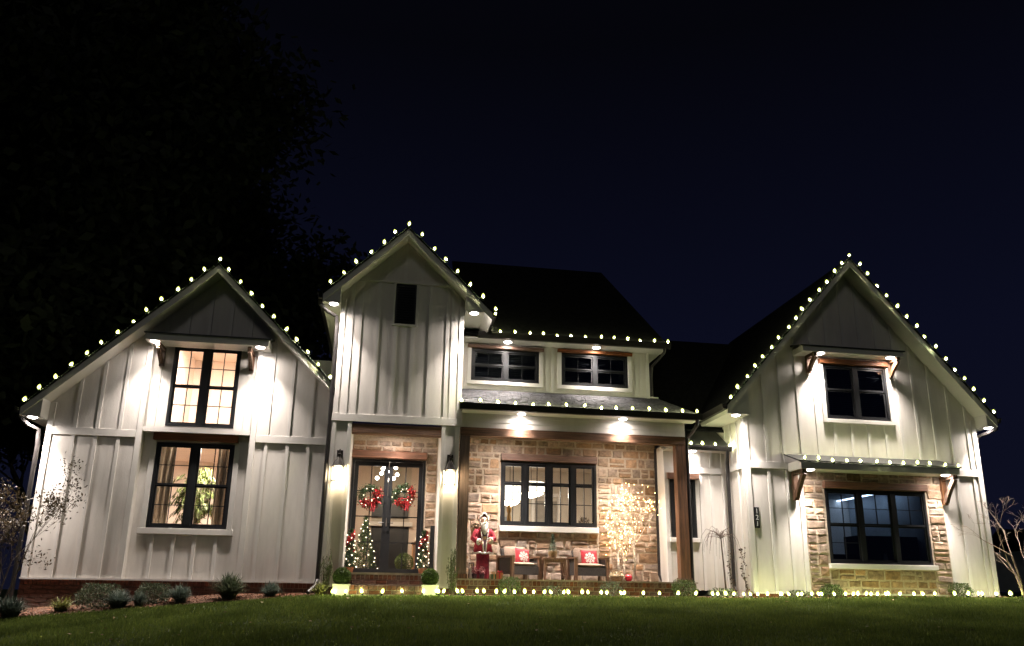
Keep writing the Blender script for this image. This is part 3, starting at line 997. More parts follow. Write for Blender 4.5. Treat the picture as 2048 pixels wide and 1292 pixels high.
# ---- porch -----------------------------------------------------------------
PB = .30
pb = MB().bbox(1.425, 6.27, PB - .012, PB + .19, 3.11, 3.285).build("porch_beam", M_BEAM, H)
MB().box(1.425, 6.27, PB, PB + .15, 3.287, 3.62).build("frieze_board", M_WHITE, pb)
for z in (3.40, 3.51):
    MB().box(1.43, 6.265, PB - .014, PB - .001, z, z + .012).build("trim_strip", M_TRIM, pb)
MB().box(6.10, 6.27, PB + .195, SY - .02, 3.11, 3.285).box(6.12, 6.25, PB + .16, SY - .02, 3.29, 3.60).build("side_beam", M_TRIM, pb)
MB().box(1.43, 6.10, PB + .192, SY, 3.32, 3.35).build("porch_ceiling", M_TRIM, H)
MB().box(1.43, 6.45, -.05, PB - .002, 3.585, 3.605).build("porch_soffit", M_TRIM, H)
for a, b in ((1.43, 1.62), (6.06, 6.27)):
    ps = MB().box(a, b, PB, PB + .20, .252, 3.108).build("porch_post", M_CEDAR_Z, H)
    MB().box(a - .02, b + .02, PB - .02, PB + .22, .252, .34).build("post_base", M_CEDAR_Z, ps)
# shingled porch roof, its hip end and flashing
pr = MB()
e0, e1, t0, t1 = (1.36, -.07, 3.71), (6.47, -.07, 3.71), (1.42, 1.31, 4.36), (6.03, 1.31, 4.36)
pr.hexa([(a, b, c - .05) for a, b, c in (e0, e1, t1, t0)], [e0, e1, t1, t0])
pr.hexa([(6.47, -.07, 3.66), (6.47, 1.31, 3.66), (6.03, 1.31, 4.31), (6.03, 1.31, 4.312)], [(6.472, -.07, 3.71), (6.472, 1.31, 3.71), (6.031, 1.31, 4.36), (6.03, 1.309, 4.362)])
pr = pr.build("porch_roof", M_SHINGLE2, H)
sh = MB()
for r_ in range(11):
    f0, f1 = r_ / 11, (r_ + 1.12) / 11
    x = 1.38 - R.uniform(0, .25)
    while x < 6.5:
        w = R.uniform(.16, .30)
        xa, xb = max(x, 1.38), min(x + w - .006, 6.45 - .42 * f0)
        if xb - xa > .03:
            lift = .006 + R.uniform(0, .006)
            ya, yb = -.07 + 1.38 * f0, -.07 + 1.38 * min(1, f1)
            za, zb = 3.71 + .65 * f0, 3.71 + .65 * min(1, f1)
            sh.hexa([(xa, ya, za + .001), (xb, ya, za + .001), (xb, yb, zb + .001), (xa, yb, zb + .001)],
                    [(xa, ya, za + lift + .006), (xb, ya, za + lift + .006), (xb, yb, zb + .003), (xa, yb, zb + .003)])
        x += w
sh.build("shingles", M_SHINGLE2, pr)["kind"] = "stuff"
MB().box(1.43, 6.06, 1.275, 1.298, 4.365, 4.395).build("flashing", M_TRIM, pr)
gutter_x(pr, 1.35, 6.50, -.055, 3.705)
downspout([(6.40, -.11, 3.60), (6.40, -.10, 3.48), (6.36, .08, 3.36), (6.325, .30, 3.26), (6.32, .36, 3.0), (6.32, .36, .12), (6.33, .26, .02)])
downspout([(5.98, 1.40, 3.2), (5.98, 1.40, .42), (6.02, 1.34, .28)], .035)

# ---- dormer above the porch --------------------------------------------------
DY = 1.30
dh = [(1.70, 3.25, 4.56, 5.31), (3.77, 5.34, 4.56, 5.33)]
wd = wall(1.42, 5.86, 4.30, 5.50, DY, .12, M_WHITE, holes=dh)
for h in dh:
    window(*h, DY, [[(.5, 2, 1), (.5, 2, 1)]] * 2, mw=.09, mat=M_GLASSD, lintel=(h[0] - .09, h[1] + .10, h[3] + .005, h[3] + .075), casing=.09, blind=True, mt=.012)
battens(wd, [1.78, 2.15, 2.52, 2.89, 3.20, 3.44, 3.58, 3.85, 4.22, 4.59, 4.96, 5.28, 5.55, 5.66], 4.40, 5.44, DY, holes=[(h[0] - .1, h[1] + .1, h[2] - .09, 5.5) for h in dh])
board(wd, 5.78, 5.86, 4.34, 5.44, DY, .03, "corner_board")
MB().box(5.76, 5.86, DY + .121, 4.8, 3.9, 5.5).build("wall", M_WHITE, H)
rd = MB()
rd.hexa([(1.45, .90, 5.50), (6.20, .90, 5.50), (5.80, 5.0, 8.95), (1.45, 5.0, 8.95)], [(1.45, .90, 5.56), (6.20, .90, 5.56), (5.80, 5.0, 9.03), (1.45, 5.0, 9.03)])
rd.add([(6.20, .90, 5.50), (7.4, 5.0, 7.0), (5.80, 5.0, 8.95), (6.20, .90, 5.56), (7.4, 5.0, 7.06), (5.80, 5.0, 9.03)], [(0, 1, 2), (5, 4, 3), (0, 3, 4, 1), (1, 4, 5, 2), (2, 5, 3, 0)])
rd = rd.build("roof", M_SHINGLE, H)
MB().box(1.50, 6.16, .915, DY - .002, 5.44, 5.46).build("soffit", M_TRIM, rd)
MB().box(6.10, 6.16, .92, 2.2, 5.461, 5.52).box(5.87, 6.10, DY, 2.2, 5.441, 5.459).build("fascia_board", M_TRIM, rd)
gutter_x(rd, 1.80, 6.24, .905, 5.57)
downspout([(6.10, .85, 5.46), (6.10, .88, 5.36), (6.0, 1.05, 5.22), (5.92, 1.24, 5.12), (5.90, 1.27, 4.9), (5.90, 1.27, 4.4)], .036)
MB().hexa([(6.3, .9, 3.55), (8.2, .9, 3.55), (10.4, 5.0, 7.02), (5.5, 5.0, 7.02)], [(6.3, .9, 3.6), (8.2, .9, 3.6), (10.4, 5.0, 7.08), (5.5, 5.0, 7.08)]).build("roof", M_SHINGLE, H)

# ---- connector between porch and right wing ----------------------------------
CY = .95
ch = (6.13, 6.71, 1.20, 2.46)
wc = wall(6.0, 7.46, .10, 3.14, CY, .12, M_WHITE, holes=[ch])
MB().box(6.0, 6.06, CY + .121, SY + .3, .10, 3.2).build("return_wall", M_WHITE, wc)
board(wc, 6.0, 7.44, 2.60, 2.74, CY, .034, "band_board")
board(wc, 6.0, 6.09, .10, 2.598, CY, .03, "corner_board"); board(wc, 7.34, 7.44, .10, 3.1, CY, .036, "corner_board")
battens(wc, [6.42, 6.84, 7.10], .10, 2.6, CY, holes=[(ch[0] - .06, ch[1] + .06, ch[2] - .1, ch[3] + .15)])
battens(wc, [6.30, 6.50, 6.84, 7.10], 2.74, 3.1, CY)
window(*ch, CY, [[(1.0, 1, 1)]], mat=M_GLASSD, fw=.06, lintel=(6.06, 6.78, 2.465, 2.597), sill=(6.07, 6.77, 1.10, 1.19))
rc = MB().hexa([(6.30, .56, 3.12), (7.41, .56, 3.12), (7.41, 1.65, 3.84), (6.30, 1.65, 3.84)], [(6.30, .55, 3.16), (7.41, .55, 3.16), (7.41, 1.65, 3.89), (6.30, 1.65, 3.89)]).build("connector_roof", M_METALROOF, H)
MB().box(6.0, 7.41, .66, CY - .002, 3.085, 3.10).build("soffit", M_TRIM, rc)
gutter_x(rc, 6.28, 7.42, .56, 3.16, .09, .10)
downspout([(7.33, .52, 3.08), (7.33, .55, 2.95), (7.385, .70, 2.8), (7.39, .72, 2.5), (7.39, .72, .2), (7.36, .62, .10)])

# ---- right wing --------------------------------------------------------------
RX0, RX1 = 7.46, 13.06
RAX, RPK, RSL = 10.13, 7.50, 1.13
plr = gable_planes(RAX, RPK - .215, RSL)
uw_ = (9.44, 10.97, 3.78, 5.02)
gw = (9.20, 11.56, .68, 2.23)
ST = (8.72, 11.98, .08, 2.60)
wr = wall(RX0, RX1, .08, 7.3, 0, .14, M_WHITE, holes=[uw_, gw], planes=plr)
aw_h = (8.86, 11.05, 5.02, 5.30)
rb = [RX0 + .12 + .405 * i for i in range(1, 14)]
battens(wr, rb, 2.77, 7.2, 0, holes=[(uw_[0] - .10, uw_[1] + .10, uw_[2] - .10, 5.16)], planes=plr)
battens(wr, [x for x in rb if x < ST[0] - .05 or x > ST[1] + .05], .08, 2.62, 0)
board(wr, RX0, RX0 + .11, .08, 4.1, 0, .03, "corner_board"); board(wr, RX1 - .11, RX1, .08, 3.9, 0, .03, "corner_board")
board(wr, RX0 + .112, RX1 - .112, 2.62, 2.77, 0, .038, "band_board")
board(wr, ST[0] - .09, ST[0], .08, 2.618, 0, .04, "corner_board"); board(wr, ST[1], ST[1] + .09, .08, 2.618, 0, .04, "corner_board")
MB().box(RX0, RX1, -.05, -.001, .05, .078).build("drip_ledge", M_TRIM, wr)
fb2 = MB().box(RX0, RX1, .0, .14, -.4, .048).build("brick_base", M_BRICK, H)
MB().box(RX0, RX0 + .1, .141, 5, -.2, 4.0).box(RX1 - .1, RX1, .141, 5, -.2, 3.8).box(RX0, RX1, 5.0, 5.1, -.2, 4).build("wall", M_WHITE, H)
sd = MB()
for y in (.32, .62, .92, 1.22, 1.52, 1.82):
    sd.box(RX0 - .022, RX0 - .001, y - .03, y + .03, 2.78 if y > .6 else .1, 3.68)
sd.box(RX0 - .026, RX0 - .001, .0, .10, .1, 3.68).box(RX0 - .034, RX0 - .001, .102, .93, 2.62, 2.77)
sd.build("side_battens", M_TRIM, wr)
gs = wall(ST[0] + .001, ST[1] - .001, ST[2], ST[3], -.045, .045, M_MORTAR, holes=[gw], name="stone_wall")
rg = random.Random(5)
G = dict(big=(.16, .42), rows=(.10, .24), rough=.012)
stones(gs, ST[0], 9.17, .08, 2.40, -.045, rg, **G); stones(gs, 11.59, ST[1], .08, 2.40, -.045, rg, **G)
stones(gs, 9.17, 11.59, .08, .565, -.045, rg, **G); stones(gs, ST[0], ST[1], 2.40, 2.60, -.045, rg, **G)
flush_stones()
window(*gw, -.035, [[(.48, 2, 2), (.52, 2, 2)], [(.48, 2, 2), (.52, 1, 1)], [(.48, 2, 2), (.52, 1, 1)]], mw=.10, mat=M_GLASSD, lintel=(9.17, 11.59, 2.24, 2.385), sill=(9.15, 11.62, .575, .675), mt=.012)
window(*uw_, -.01, [[(.46, 1, 1), (.54, 1, 1)]] * 2, mw=.11, mat=M_GLASSD, lintel=(9.36, 11.0, 5.03, 5.14), casing=.09, blind=True)
ua = MB().prism_x([(0, 5.42), (-.47, 5.31), (-.47, 5.28), (0, 5.38)], 8.72, 11.20).build("window_awning", M_METALROOF, H)
MB().box(8.76, 11.16, -.45, -.415, 5.17, 5.29).box(8.76, 8.80, -.415, -.002, 5.172, 5.30).box(11.12, 11.16, -.415, -.002, 5.172, 5.30).build("fascia_board", M_TRIM, ua)
MB().box(8.802, 11.118, -.413, -.002, 5.187, 5.205).build("soffit", M_TRIM, ua)
bracket(9.08, -.024, 5.183, 4.78, .39); bracket(11.06, -.024, 5.183, 4.78, .39)
ga = MB().hexa([(8.38, -.60, 2.70), (12.10, -.60, 2.70), (12.0, -.04, 2.92), (8.34, -.04, 2.92)], [(8.38, -.60, 2.73), (12.10, -.60, 2.73), (12.0, -.04, 2.95), (8.34, -.04, 2.95)]).build("window_awning", M_METALROOF, H)
MB().box(8.42, 12.06, -.58, -.545, 2.56, 2.695).box(8.42, 8.46, -.545, -.04, 2.562, 2.74).box(12.02, 12.06, -.545, -.04, 2.562, 2.74).build("fascia_board", M_TRIM, ga)
MB().box(8.462, 12.018, -.543, -.04, 2.577, 2.595).build("soffit", M_TRIM, ga)
MB().box(8.30, 12.02, -.055, -.041, 2.945, 2.965).build("flashing", M_TRIM, ga)
bracket(8.53, -.042, 2.573, 1.96, .46, .11); bracket(12.0, -.047, 2.573, 1.96, .46, .11)
rr = gable_roof(RAX, 3.17, RPK, RSL, -.40, 6.0, th=.21)
eave_box(rr, 6.965, RX0 - .001, 3.70, 3.92 - .06, RSL, -.38, 4)
eave_box(rr, 13.275, RX1 + .001, 3.70, 3.92 - .06, RSL, -.38, 4)
gutter_y(rr, 6.955, -.40, 1.9, 3.90); gutter_y(rr, 13.305, -.40, 4, 3.90, sgn=1)
downspout([(13.36, -.3, 3.82), (13.36, -.28, 3.68), (13.24, -.12, 3.60), (13.12, .05, 3.54), (13.11, .08, 3.3), (13.11, .08, .1)])

# house number
nb = thing("house_number", "narrow black house number plaque reading 121 on the white siding", "plaque", (7.645, -.002, 1.58))
MB().bbox(-.055, .055, -.022, 0, -.215, .215).build("plaque", M_PLAQ, nb)
for ch_, z in (("1", .085), ("2", -.045), ("1", -.175)):
    cu = bpy.data.curves.new("digit", 'FONT')
    cu.body = ch_; cu.size = .145; cu.align_x = 'CENTER'; cu.extrude = .002
    cu.materials.append(M_DIGIT)
    tmp = bpy.data.objects.new("digit_curve", cu); C.objects.link(tmp)
    me = bpy.data.meshes.new_from_object(tmp, depsgraph=bpy.context.evaluated_depsgraph_get())
    bpy.data.objects.remove(tmp)
    o = bpy.data.objects.new("digit", me); C.objects.link(o); o.parent = nb
    o.location = (0, -.026, z); o.rotation_euler = (PI / 2, 0, 0)

# ------------------------------------------------------------------ rooms behind the windows
def room(x0, x1, y0, y1, z0, z1, mat, floor=M_FLOOR):
    r = MB()
    r.box(x0 - .05, x1 + .05, y1, y1 + .06, z0, z1)
    r.box(x0 - .05, x0, y0, y1, z0, z1).box(x1, x1 + .05, y0, y1, z0, z1)
    r.box(x0 - .05, x1 + .05, y0, y1 + .06, z1, z1 + .05)
    o = r.build("interior_wall", mat, H)
    MB().box(x0 - .05, x1 + .05, y0, y1 + .06, z0 - .05, z0).build("interior_floor", floor, o)
    return o
def lamp(name, kind, loc, energy, col, parent=None, size=.3, rot=None, spread=None):
    l = bpy.data.lights.new(name, kind)
    l.energy = energy; l.color = col
    if kind == 'AREA':
        l.shape = 'DISK'; l.size = size
        if spread:
            l.spread = math.radians(spread)
    else:
        l.shadow_soft_size = size
    o = bpy.data.objects.new(name, l); C.objects.link(o)
    o.location = loc
    if rot:
        o.rotation_euler = rot
    if parent:
        o.parent = parent
    return o
def ceiling_fixture(x, y, z, energy, col, label):
    t = thing("ceiling_light", label, "ceiling light", (x, y, z))
    MB().lathe([(.20, 0), (.20, -.03), (.17, -.05)], n=16).build("housing", M_TRIM, t)
    MB().lathe([(.165, -.051), (.12, -.07), (.02, -.078)], n=16).build("diffuser", em("room_diffuser_glow", (1, .85, .68), 3), t)
    lamp("lamp", 'AREA', (0, 0, -.09), energy, col, t, .3)
lr = room(-6.2, -1.3, .96, 4.4, .3, 2.97, M_PEACH)
room(-4.7, -2.85, .96, 3.4, 3.04, 5.25, M_PEACH)
ceiling_fixture(-3.5, 1.40, 2.96, 260, (1, .86, .74), "round ceiling light in the room behind the curtained window")
ceiling_fixture(-3.8, 1.28, 5.24, 170, (1, .87, .76), "round ceiling light in the upper room behind the tall lit window")
fo = room(-1.06, 1.31, 1.36, 5.7, .33, 3.2, M_GREIGE)
MB().box(-1.0, -.38, 5.64, 5.7, .33, 3.2).box(.62, 1.3, 5.64, 5.7, .33, 3.2).build("chimney_breast", M_PEACH, fo)
MB().box(-.36, .60, 5.60, 5.69, .34, 1.62).build("firebox", M_BLACK, fo)
MB().bbox(-.46, .70, 5.45, 5.69, 1.63, 1.74).build("mantel_shelf", M_TRIM, fo)
MB().bbox(-.38, .58, 5.62, 5.69, 1.86, 2.42).build("wall_screen", M_BLACK, fo)
dn = room(1.46, 5.95, 1.66, 5.4, .3, 3.2, M_GREIGE)
MB().bbox(3.95, 4.55, 5.36, 5.399, .3, 2.4).build("interior_door", pm("dim_hall", (.30, .28, .25), .7), dn)
MB().bbox(3.85, 3.94, 5.33, 5.399, .3, 2.5).bbox(4.56, 4.65, 5.33, 5.399, .3, 2.5).bbox(3.85, 4.65, 5.33, 5.399, 2.5, 2.6).build("door_casing", M_TRIM, dn)
MB().bbox(2.2, 3.3, 5.37, 5.399, 1.25, 1.95).build("wall_picture", M_SLATE, dn)
ceiling_fixture(4.0, 2.1, 3.19, 85, (1, .82, .66), "unseen round ceiling light added to brighten the dining room")  # added lamp, out of view; lifts the room beyond what the pendants give
ceiling_fixture(.1, 1.75, 3.19, 120, (1, .80, .62), "unseen round ceiling light added to brighten the hall behind the doors")  # added out of view to brighten the hall past its chandelier
gr = room(7.62, 12.9, .18, 6.6, .1, 2.66, M_SLATE)
MB().bbox(11.0, 11.75, 6.5, 6.599, .1, 1.95).build("interior_door", M_DARKIN, gr)
MB().box(11.3, 12.89, 2.2, 2.8, .1, 1.45).box(9.6, 10.9, 1.4, 1.9, .1, .95).build("built_in_cabinet", M_BLACK, gr)
t = thing("led_strip", "long cool white light strip on the ceiling behind the wide dark window", "light strip", (12.6, 2.4, 2.63))
MB().box(-.06, .06, 0, 4.1, 0, .026).build("channel", M_TRIM, t)
MB().box(-.045, .045, .02, 4.08, -.02, -.001).build("tube", E_STRIP, t)
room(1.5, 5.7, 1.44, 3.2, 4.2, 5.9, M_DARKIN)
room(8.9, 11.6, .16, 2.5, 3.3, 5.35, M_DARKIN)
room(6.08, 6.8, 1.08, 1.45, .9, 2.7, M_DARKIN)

# ------------------------------------------------------------------ recessed soffit lights
sl0 = thing("soffit_light", "", "downlight", (0, 0, 0), group="recessed lights under the eaves")
MB().lathe([(.085, .0), (.092, -.012), (.115, -.014), (.118, 0)], n=20).build("trim_ring", M_TRIM, sl0, True)
MB().lathe([(.084, -.004), (.075, -.020), (.045, -.034), (.01, -.038)], n=16).build("lens", E_LENS, sl0, True)
def lamp_for(t, energy, spread=132):
    # a wide wash plus the fixture's stronger centre beam
    lamp("lamp", 'AREA', (0, 0, -.045), energy * .36, WHITE_LIGHT, t, .17, spread=170)
    lamp("beam", 'AREA', (0, 0, -.047), energy * 1.30, WHITE_LIGHT, t, .17, spread=88)
SL = [
    ((-6.78, .40, 3.12), "soffit light at the low outer eave of the widest gable", P_DOWN * 1.3),
    ((-4.755, .34, 4.756), "soffit light under the awning of the tall lit window, nearer the outer eave", P_DOWN * .8),
    ((-2.72, .34, 4.756), "soffit light under the awning of the tall lit window, nearer the tower", P_DOWN * .8),
    ((-1.30, -.01, 5.68), "soffit light at the tower eave above its downspout", P_DOWN),
    ((1.60, -.01, 5.68), "soffit light at the tower eave next to the dormer", P_DOWN),
    ((2.49, 1.06, 5.44), "soffit light above the dormer window beside the tower", P_DOWN * .6),
    ((4.54, 1.06, 5.44), "soffit light above the dormer window farther from the tower", P_DOWN * .6),
    ((2.66, .12, 3.585), "soffit light above the porch beam nearer the front door", P_PORCH),
    ((4.84, .12, 3.585), "soffit light above the porch beam nearer the corner post", P_PORCH),
    ((6.62, .78, 3.085), "soffit light over the narrow window behind the porch post", P_DOWN * .22),
    ((7.20, -.27, 3.70), "soffit light at the inner eave of the steep gable above the house number", P_DOWN),
    ((13.17, -.27, 3.70), "soffit light at the outer eave of the steep gable by the bare tree", P_DOWN),
    ((9.25, -.31, 5.186), "soffit light under the upper awning, on the porch side", P_DOWN * .65),
    ((10.93, -.31, 5.186), "soffit light under the upper awning, on the bare tree side", P_DOWN * .65),
    ((8.70, -.42, 2.576), "soffit light under the long lower awning, on the house number side", P_DOWN * .55),
    ((11.83, -.42, 2.576), "soffit light under the long lower awning, on the bare tree side", P_DOWN * .55),
    ((2.5, .72, 3.32), "recessed light in the porch ceiling above the bearded figure", 34),
    ((5.0, .72, 3.32), "recessed light in the porch ceiling above the lit twig trees", 27),
    ((.12, .62, 3.27), "recessed light in the alcove ceiling above the front doors", 22),
]
proto = sl0
for i, (loc, lab, pw) in enumerate(SL):
    if i == 0:
        o = sl0; o.location = loc; o["label"] = lab
    else:
        o = dup(proto, loc, 0, lab)
    SL[i] = (o, pw)
for o, pw in SL:
    lamp_for(o, pw)

# ------------------------------------------------------------------ string lights
bulb_me = MB()
bulb_me.lathe([(.009, .0), (.025, .014), (.031, .036), (.026, .060), (.014, .080), (.003, .090)], n=10)
bulb_me = bulb_me.mesh("bulb", E_SHELL, True)
FIL = [MB().lathe([(.005, .018), (.011, .026), (.012, .046), (.005, .058)], n=6).mesh("filament", m) for m in (E_FIL, E_FIL2)]
sock_me = MB().lathe([(.016, -.035), (.017, .004), (.012, .008)], n=6).mesh("socket", M_WIRE)
def string(label, pts, wire, group="strings of glowing bulbs", name="string_lights", sc=1.12, stake=False):
    t = thing(name, label, "string lights", tuple(wire[0]), group=group)
    b0 = Vector(wire[0])
    cord = []
    for i, p in enumerate(wire):
        cord.append(Vector(p) - b0)
        if i + 1 < len(wire):
            q = Vector(wire[i + 1])
            cord.append((Vector(p) + q) / 2 - b0 + Vector((0, -.012, -min(.035, .12 * (q - Vector(p)).length) * R.uniform(.4, 1.1))))
    MB().tube(cord, .006, 4).build("cord", M_WIRE, t)
    for p in pts:
        o = place(bulb_me, "bulb", t, tuple(Vector(p) - b0), (R.uniform(-.45, .45), R.uniform(-.45, .45), R.uniform(0, 6)))
        s = sc * R.uniform(.9, 1.1)
        o.scale = (s, s, s)
        place(sock_me, "socket", o)
        place(FIL[1 if stake else 0], "filament", o)
        if stake:
            MB().tube([(0, 0, -.03), (0, 0, -.14)], .005, 4).build("stake", M_WIRE, o)
    return t
def lerp(a, b, n, skip_last=False):
    a, b = Vector(a), Vector(b)
    return [a.lerp(b, i / n) for i in range(n + (0 if skip_last else 1))]
def jig(pts, a=.022):
    return [p + Vector((R.uniform(-a, a), R.uniform(-a, a), R.uniform(-a, a))) for p in pts]
def up(p, d):
    return (p[0], p[1], p[2] + d)
lp = (LAX, .275, LPK + .03)
pts = lerp((LAX - 3.25, .275, LPK - 3.25 * LSL + .03), lp, 13) + lerp(lp, (LAX + 2.44, .275, LPK - 2.44 * LSL + .03), 10)[1:]
string("bulb string along both slopes of the widest gable", jig(pts), [p + Vector((0, 0, -.03)) for p in pts])
tp = (TAX, -.125, TPK + .03)
pts = lerp((TAX - 1.52, -.125, TPK - 1.52 * TSL + .03), tp, 6) + lerp(tp, (TAX + 1.62, -.125, TPK - 1.62 * TSL + .03), 6)[1:]
string("bulb string over the tower gable", jig(pts), [p + Vector((0, 0, -.03)) for p in pts])
pts = lerp((2.06, .0, 5.76), (2.06, 1.75, 5.76), 6)
string("short bulb string running back along the tower eave", jig(pts), [p + Vector((0, 0, -.03)) for p in pts])
pts = lerp((1.98, .86, 5.575), (6.20, .86, 5.575), 13)
string("bulb string along the dormer gutter", jig(pts), [p + Vector((0, 0, -.02)) for p in pts])
pts = lerp((1.42, -.11, 3.715), (6.43, -.11, 3.715), 14)
string("bulb string along the porch gutter", jig(pts), [p + Vector((0, 0, -.02)) for p in pts])
pts = lerp((6.46, .50, 3.17), (7.39, .50, 3.17), 3)
string("four bulb string on the small roof beside the porch post", jig(pts), [p + Vector((0, 0, -.02)) for p in pts])
rpk = (RAX, -.425, RPK + .03)
pts = lerp((RAX - 3.12, -.425, RPK - 3.12 * RSL + .03), rpk, 15) + lerp(rpk, (RAX + 3.12, -.425, RPK - 3.12 * RSL + .03), 15)[1:]
string("bulb string along both slopes of the gable above the wide dark window", jig(pts), [p + Vector((0, 0, -.03)) for p in pts])
pts = lerp((8.50, -.60, 2.735), (12.02, -.60, 2.735), 11)
string("bulb string along the long lower awning", jig(pts), [p + Vector((0, 0, -.02)) for p in pts], sc=1.05)
gx = [-.89, -.84, -.65, -.35, 0, .37, .74, .99, 1.03, 1.11, 1.41, 1.5, 1.75, 1.88, 2.1, 2.26, 2.46, 2.66, 2.82, 3.02, 3.17, 3.38, 3.53, 3.77, 3.89, 4.15, 4.26, 4.53, 4.58, 4.95, 5.3, 5.69, 6.04, 6.36, 6.46, 6.69, 6.82, 7.03, 7.18, 7.3, 7.55, 7.78, 7.87, 8.0, 8.12, 8.23, 8.43, 8.66, 8.7, 8.92, 9.16, 9.33, 9.45, 9.65, 9.73, 9.87, 10.04, 10.16, 10.35, 10.65, 10.93, 11.23, 11.58, 11.89, 12.19, 12.24, 12.55, 12.6, 12.88, 12.95, 13.2]
pts = []
for x in gx:
    y = (-.50 if x > 1.2 else -.60) + R.uniform(-.07, .09)
    pts.append(Vector((x, y, ground_z(x, y) + .055)))
string("bulb string on stakes along the lawn edge in front of the house", pts, [p + Vector((0, 0, -.035)) for p in pts], sc=1.15, stake=True)

# ------------------------------------------------------------------ wall lanterns by the door
ln = thing("wall_lantern", "", "wall lantern", (0, 0, 0), group="wall lanterns beside the front door")
MB().box(-.06, .06, -.02, .0, .10, .36).tube([(0, -.02, .30), (0, -.07, .37), (0, -.13, .34)], .012, 6).build("wall_plate", M_LANT, ln)
fr = MB()
for sx in (-1, 1):
    for sy in (-1, 1):
        fr.box(sx * .095 - .007, sx * .095 + .007, -.13 + sy * .075 - .007, -.13 + sy * .075 + .007, -.26, .02)
fr.box(-.125, .105, -.215, -.200, -.275, -.26).box(-.125, .105, -.060, -.045, -.275, -.26).box(-.125, -.088, -.20, -.06, -.275, -.26).box(.088, .105, -.20, -.06, -.275, -.26)
fr.build("cage", M_LANT, ln)
MB().lathe([(.135, .02), (.125, .035), (.07, .14), (.035, .20), (.03, .24), (.045, .25), (.045, .265), (.012, .28), (.012, .31), (.02, .32), (.004, .36)], (0, -.13, 0), 8).build("cap", M_LANT, ln)
gl = MB()
for sx in (-1, 1):
    gl.quad((sx * .092, -.20, -.258), (sx * .092, -.06, -.258), (sx * .092, -.06, .018), (sx * .092, -.20, .018))
gl.quad((-.088, -.204, -.258), (.088, -.204, -.258), (.088, -.204, .018), (-.088, -.204, .018))
gl.build("lantern_glass", M_GLASS, ln)
MB().lathe([(.02, -.25), (.03, -.20), (.045, -.13), (.04, -.06), (.01, -.01)], (0, -.13, 0), 10).build("lamp_bulb", E_LANT, ln, True)
ln2 = dup(ln, (1.225, TY - .012, 2.33), 0, "glowing lantern on the pilaster between the front doors and the porch post")
ln.location = (-.975, TY - .012, 2.33); ln["label"] = "glowing lantern on the pilaster between the downspout and the front doors"

# ------------------------------------------------------------------ wreaths
def wreath(loc, label, seed):
    t = thing("wreath", label, "wreath", loc, group="wreaths on the front doors")
    rs = np.random.RandomState(seed)
    n = 1500
    a = rs.uniform(0, 2 * PI, n); rr = .175 + rs.normal(0, .045, n)
    P = np.stack([rr * np.cos(a), rs.normal(-.03, .025, n), rr * np.sin(a)], 1)
    A, B_ = rand_axes(rs, n, .075, .012)
    place(leaf_mesh("greenery", P, A, B_, L_FIR), "greenery", t)
    n = 340
    a = rs.uniform(-2.6, .9, n); rr = .18 + rs.normal(0, .05, n)
    P = np.stack([rr * np.cos(a), rs.normal(-.075, .02, n), rr * np.sin(a)], 1)
    A, B_ = rand_axes(rs, n, .05, .035)
    place(leaf_mesh("red_bows", P, A, B_, L_RED), "red_bows", t)
    for s in (.02, .07):
        MB().tube([(s + .03, -.08, -.12), (s + .045, -.09, -.22), (s + .03, -.085, -.32)], [.012, .02, .014], 4).build("ribbon_tail", M_PILRED, t)
    for k in range(10):
        b = rs.uniform(0, 2 * PI); q = .17 + rs.normal(0, .04)
        MB().ball((q * math.cos(b), -.10, q * math.sin(b)), .009, 6, 4).build("mini_light", E_TREE, t)
wreath((-.365, AY - .01, 1.90), "round red and green wreath on the front door leaf nearer the downspout", 1)
wreath((.335, AY - .01, 1.93), "round red and green wreath on the front door leaf nearer the porch", 2)

# ------------------------------------------------------------------ lit bushes with red ribbon beside the door
def door_tree(loc, label, seed, h=.88):
    t = thing("lit_entry_tree", label, "lit tree", loc, group="lit trees flanking the front doors")
    rs = np.random.RandomState(seed)
    MB().lathe([(.075, 0), (.095, .10), (.098, .12), (.085, .12)], n=12).build("pot", M_TERRA, t)
    n = 1500
    z = rs.uniform(.10, h, n); r = (.10 * (1 - (z - .1) / (h - .02)) + .03) * np.sqrt(rs.uniform(.1, 1, n)); a = rs.uniform(0, 2 * PI, n)
    P = np.stack([r * np.cos(a), r * np.sin(a), z], 1)
    A, B_ = rand_axes(rs, n, .07, .010)
    place(leaf_mesh("needles", P, A, B_, L_FIR), "needles", t)
    n = 260
    z = rs.uniform(.42, h - .02, n); a = z * 16 + rs.normal(0, .5, n); r = .10 * (1 - (z - .1) / (h + .05)) + .04
    P = np.stack([r * np.cos(a), r * np.sin(a), z], 1)
    A, B_ = rand_axes(rs, n, .055, .035)
    place(leaf_mesh("red_ribbon", P, A, B_, L_RED), "red_ribbon", t)
    for k in range(28):
        zz = .12 + (h - .18) * ((k + .5) / 28) ** 1.15; a = k * 2.4
        r = .10 * (1 - (zz - .1) / (h + .05)) + .045
        MB().ball((r * math.cos(a), r * math.sin(a), zz), .0115, 6, 4).build("mini_light", E_TREE, t)
door_tree((-.68, 1.0, .33), "slim lit tree with red ribbon beside the door, nearer the downspout", 4)
door_tree((.80, .98, .33), "slim lit tree with red ribbon beside the dark board", 5)
t = thing("porch_board", "tall narrow dark board leaning beside the front doors", "board", (.965, .98, .33))
MB().bbox(-.045, .045, -.03, .03, 0, .98).build("panel", M_BLACK, t)
MB().box(-.06, .06, -.05, .05, 0, .02).build("foot", M_BLACK, t)

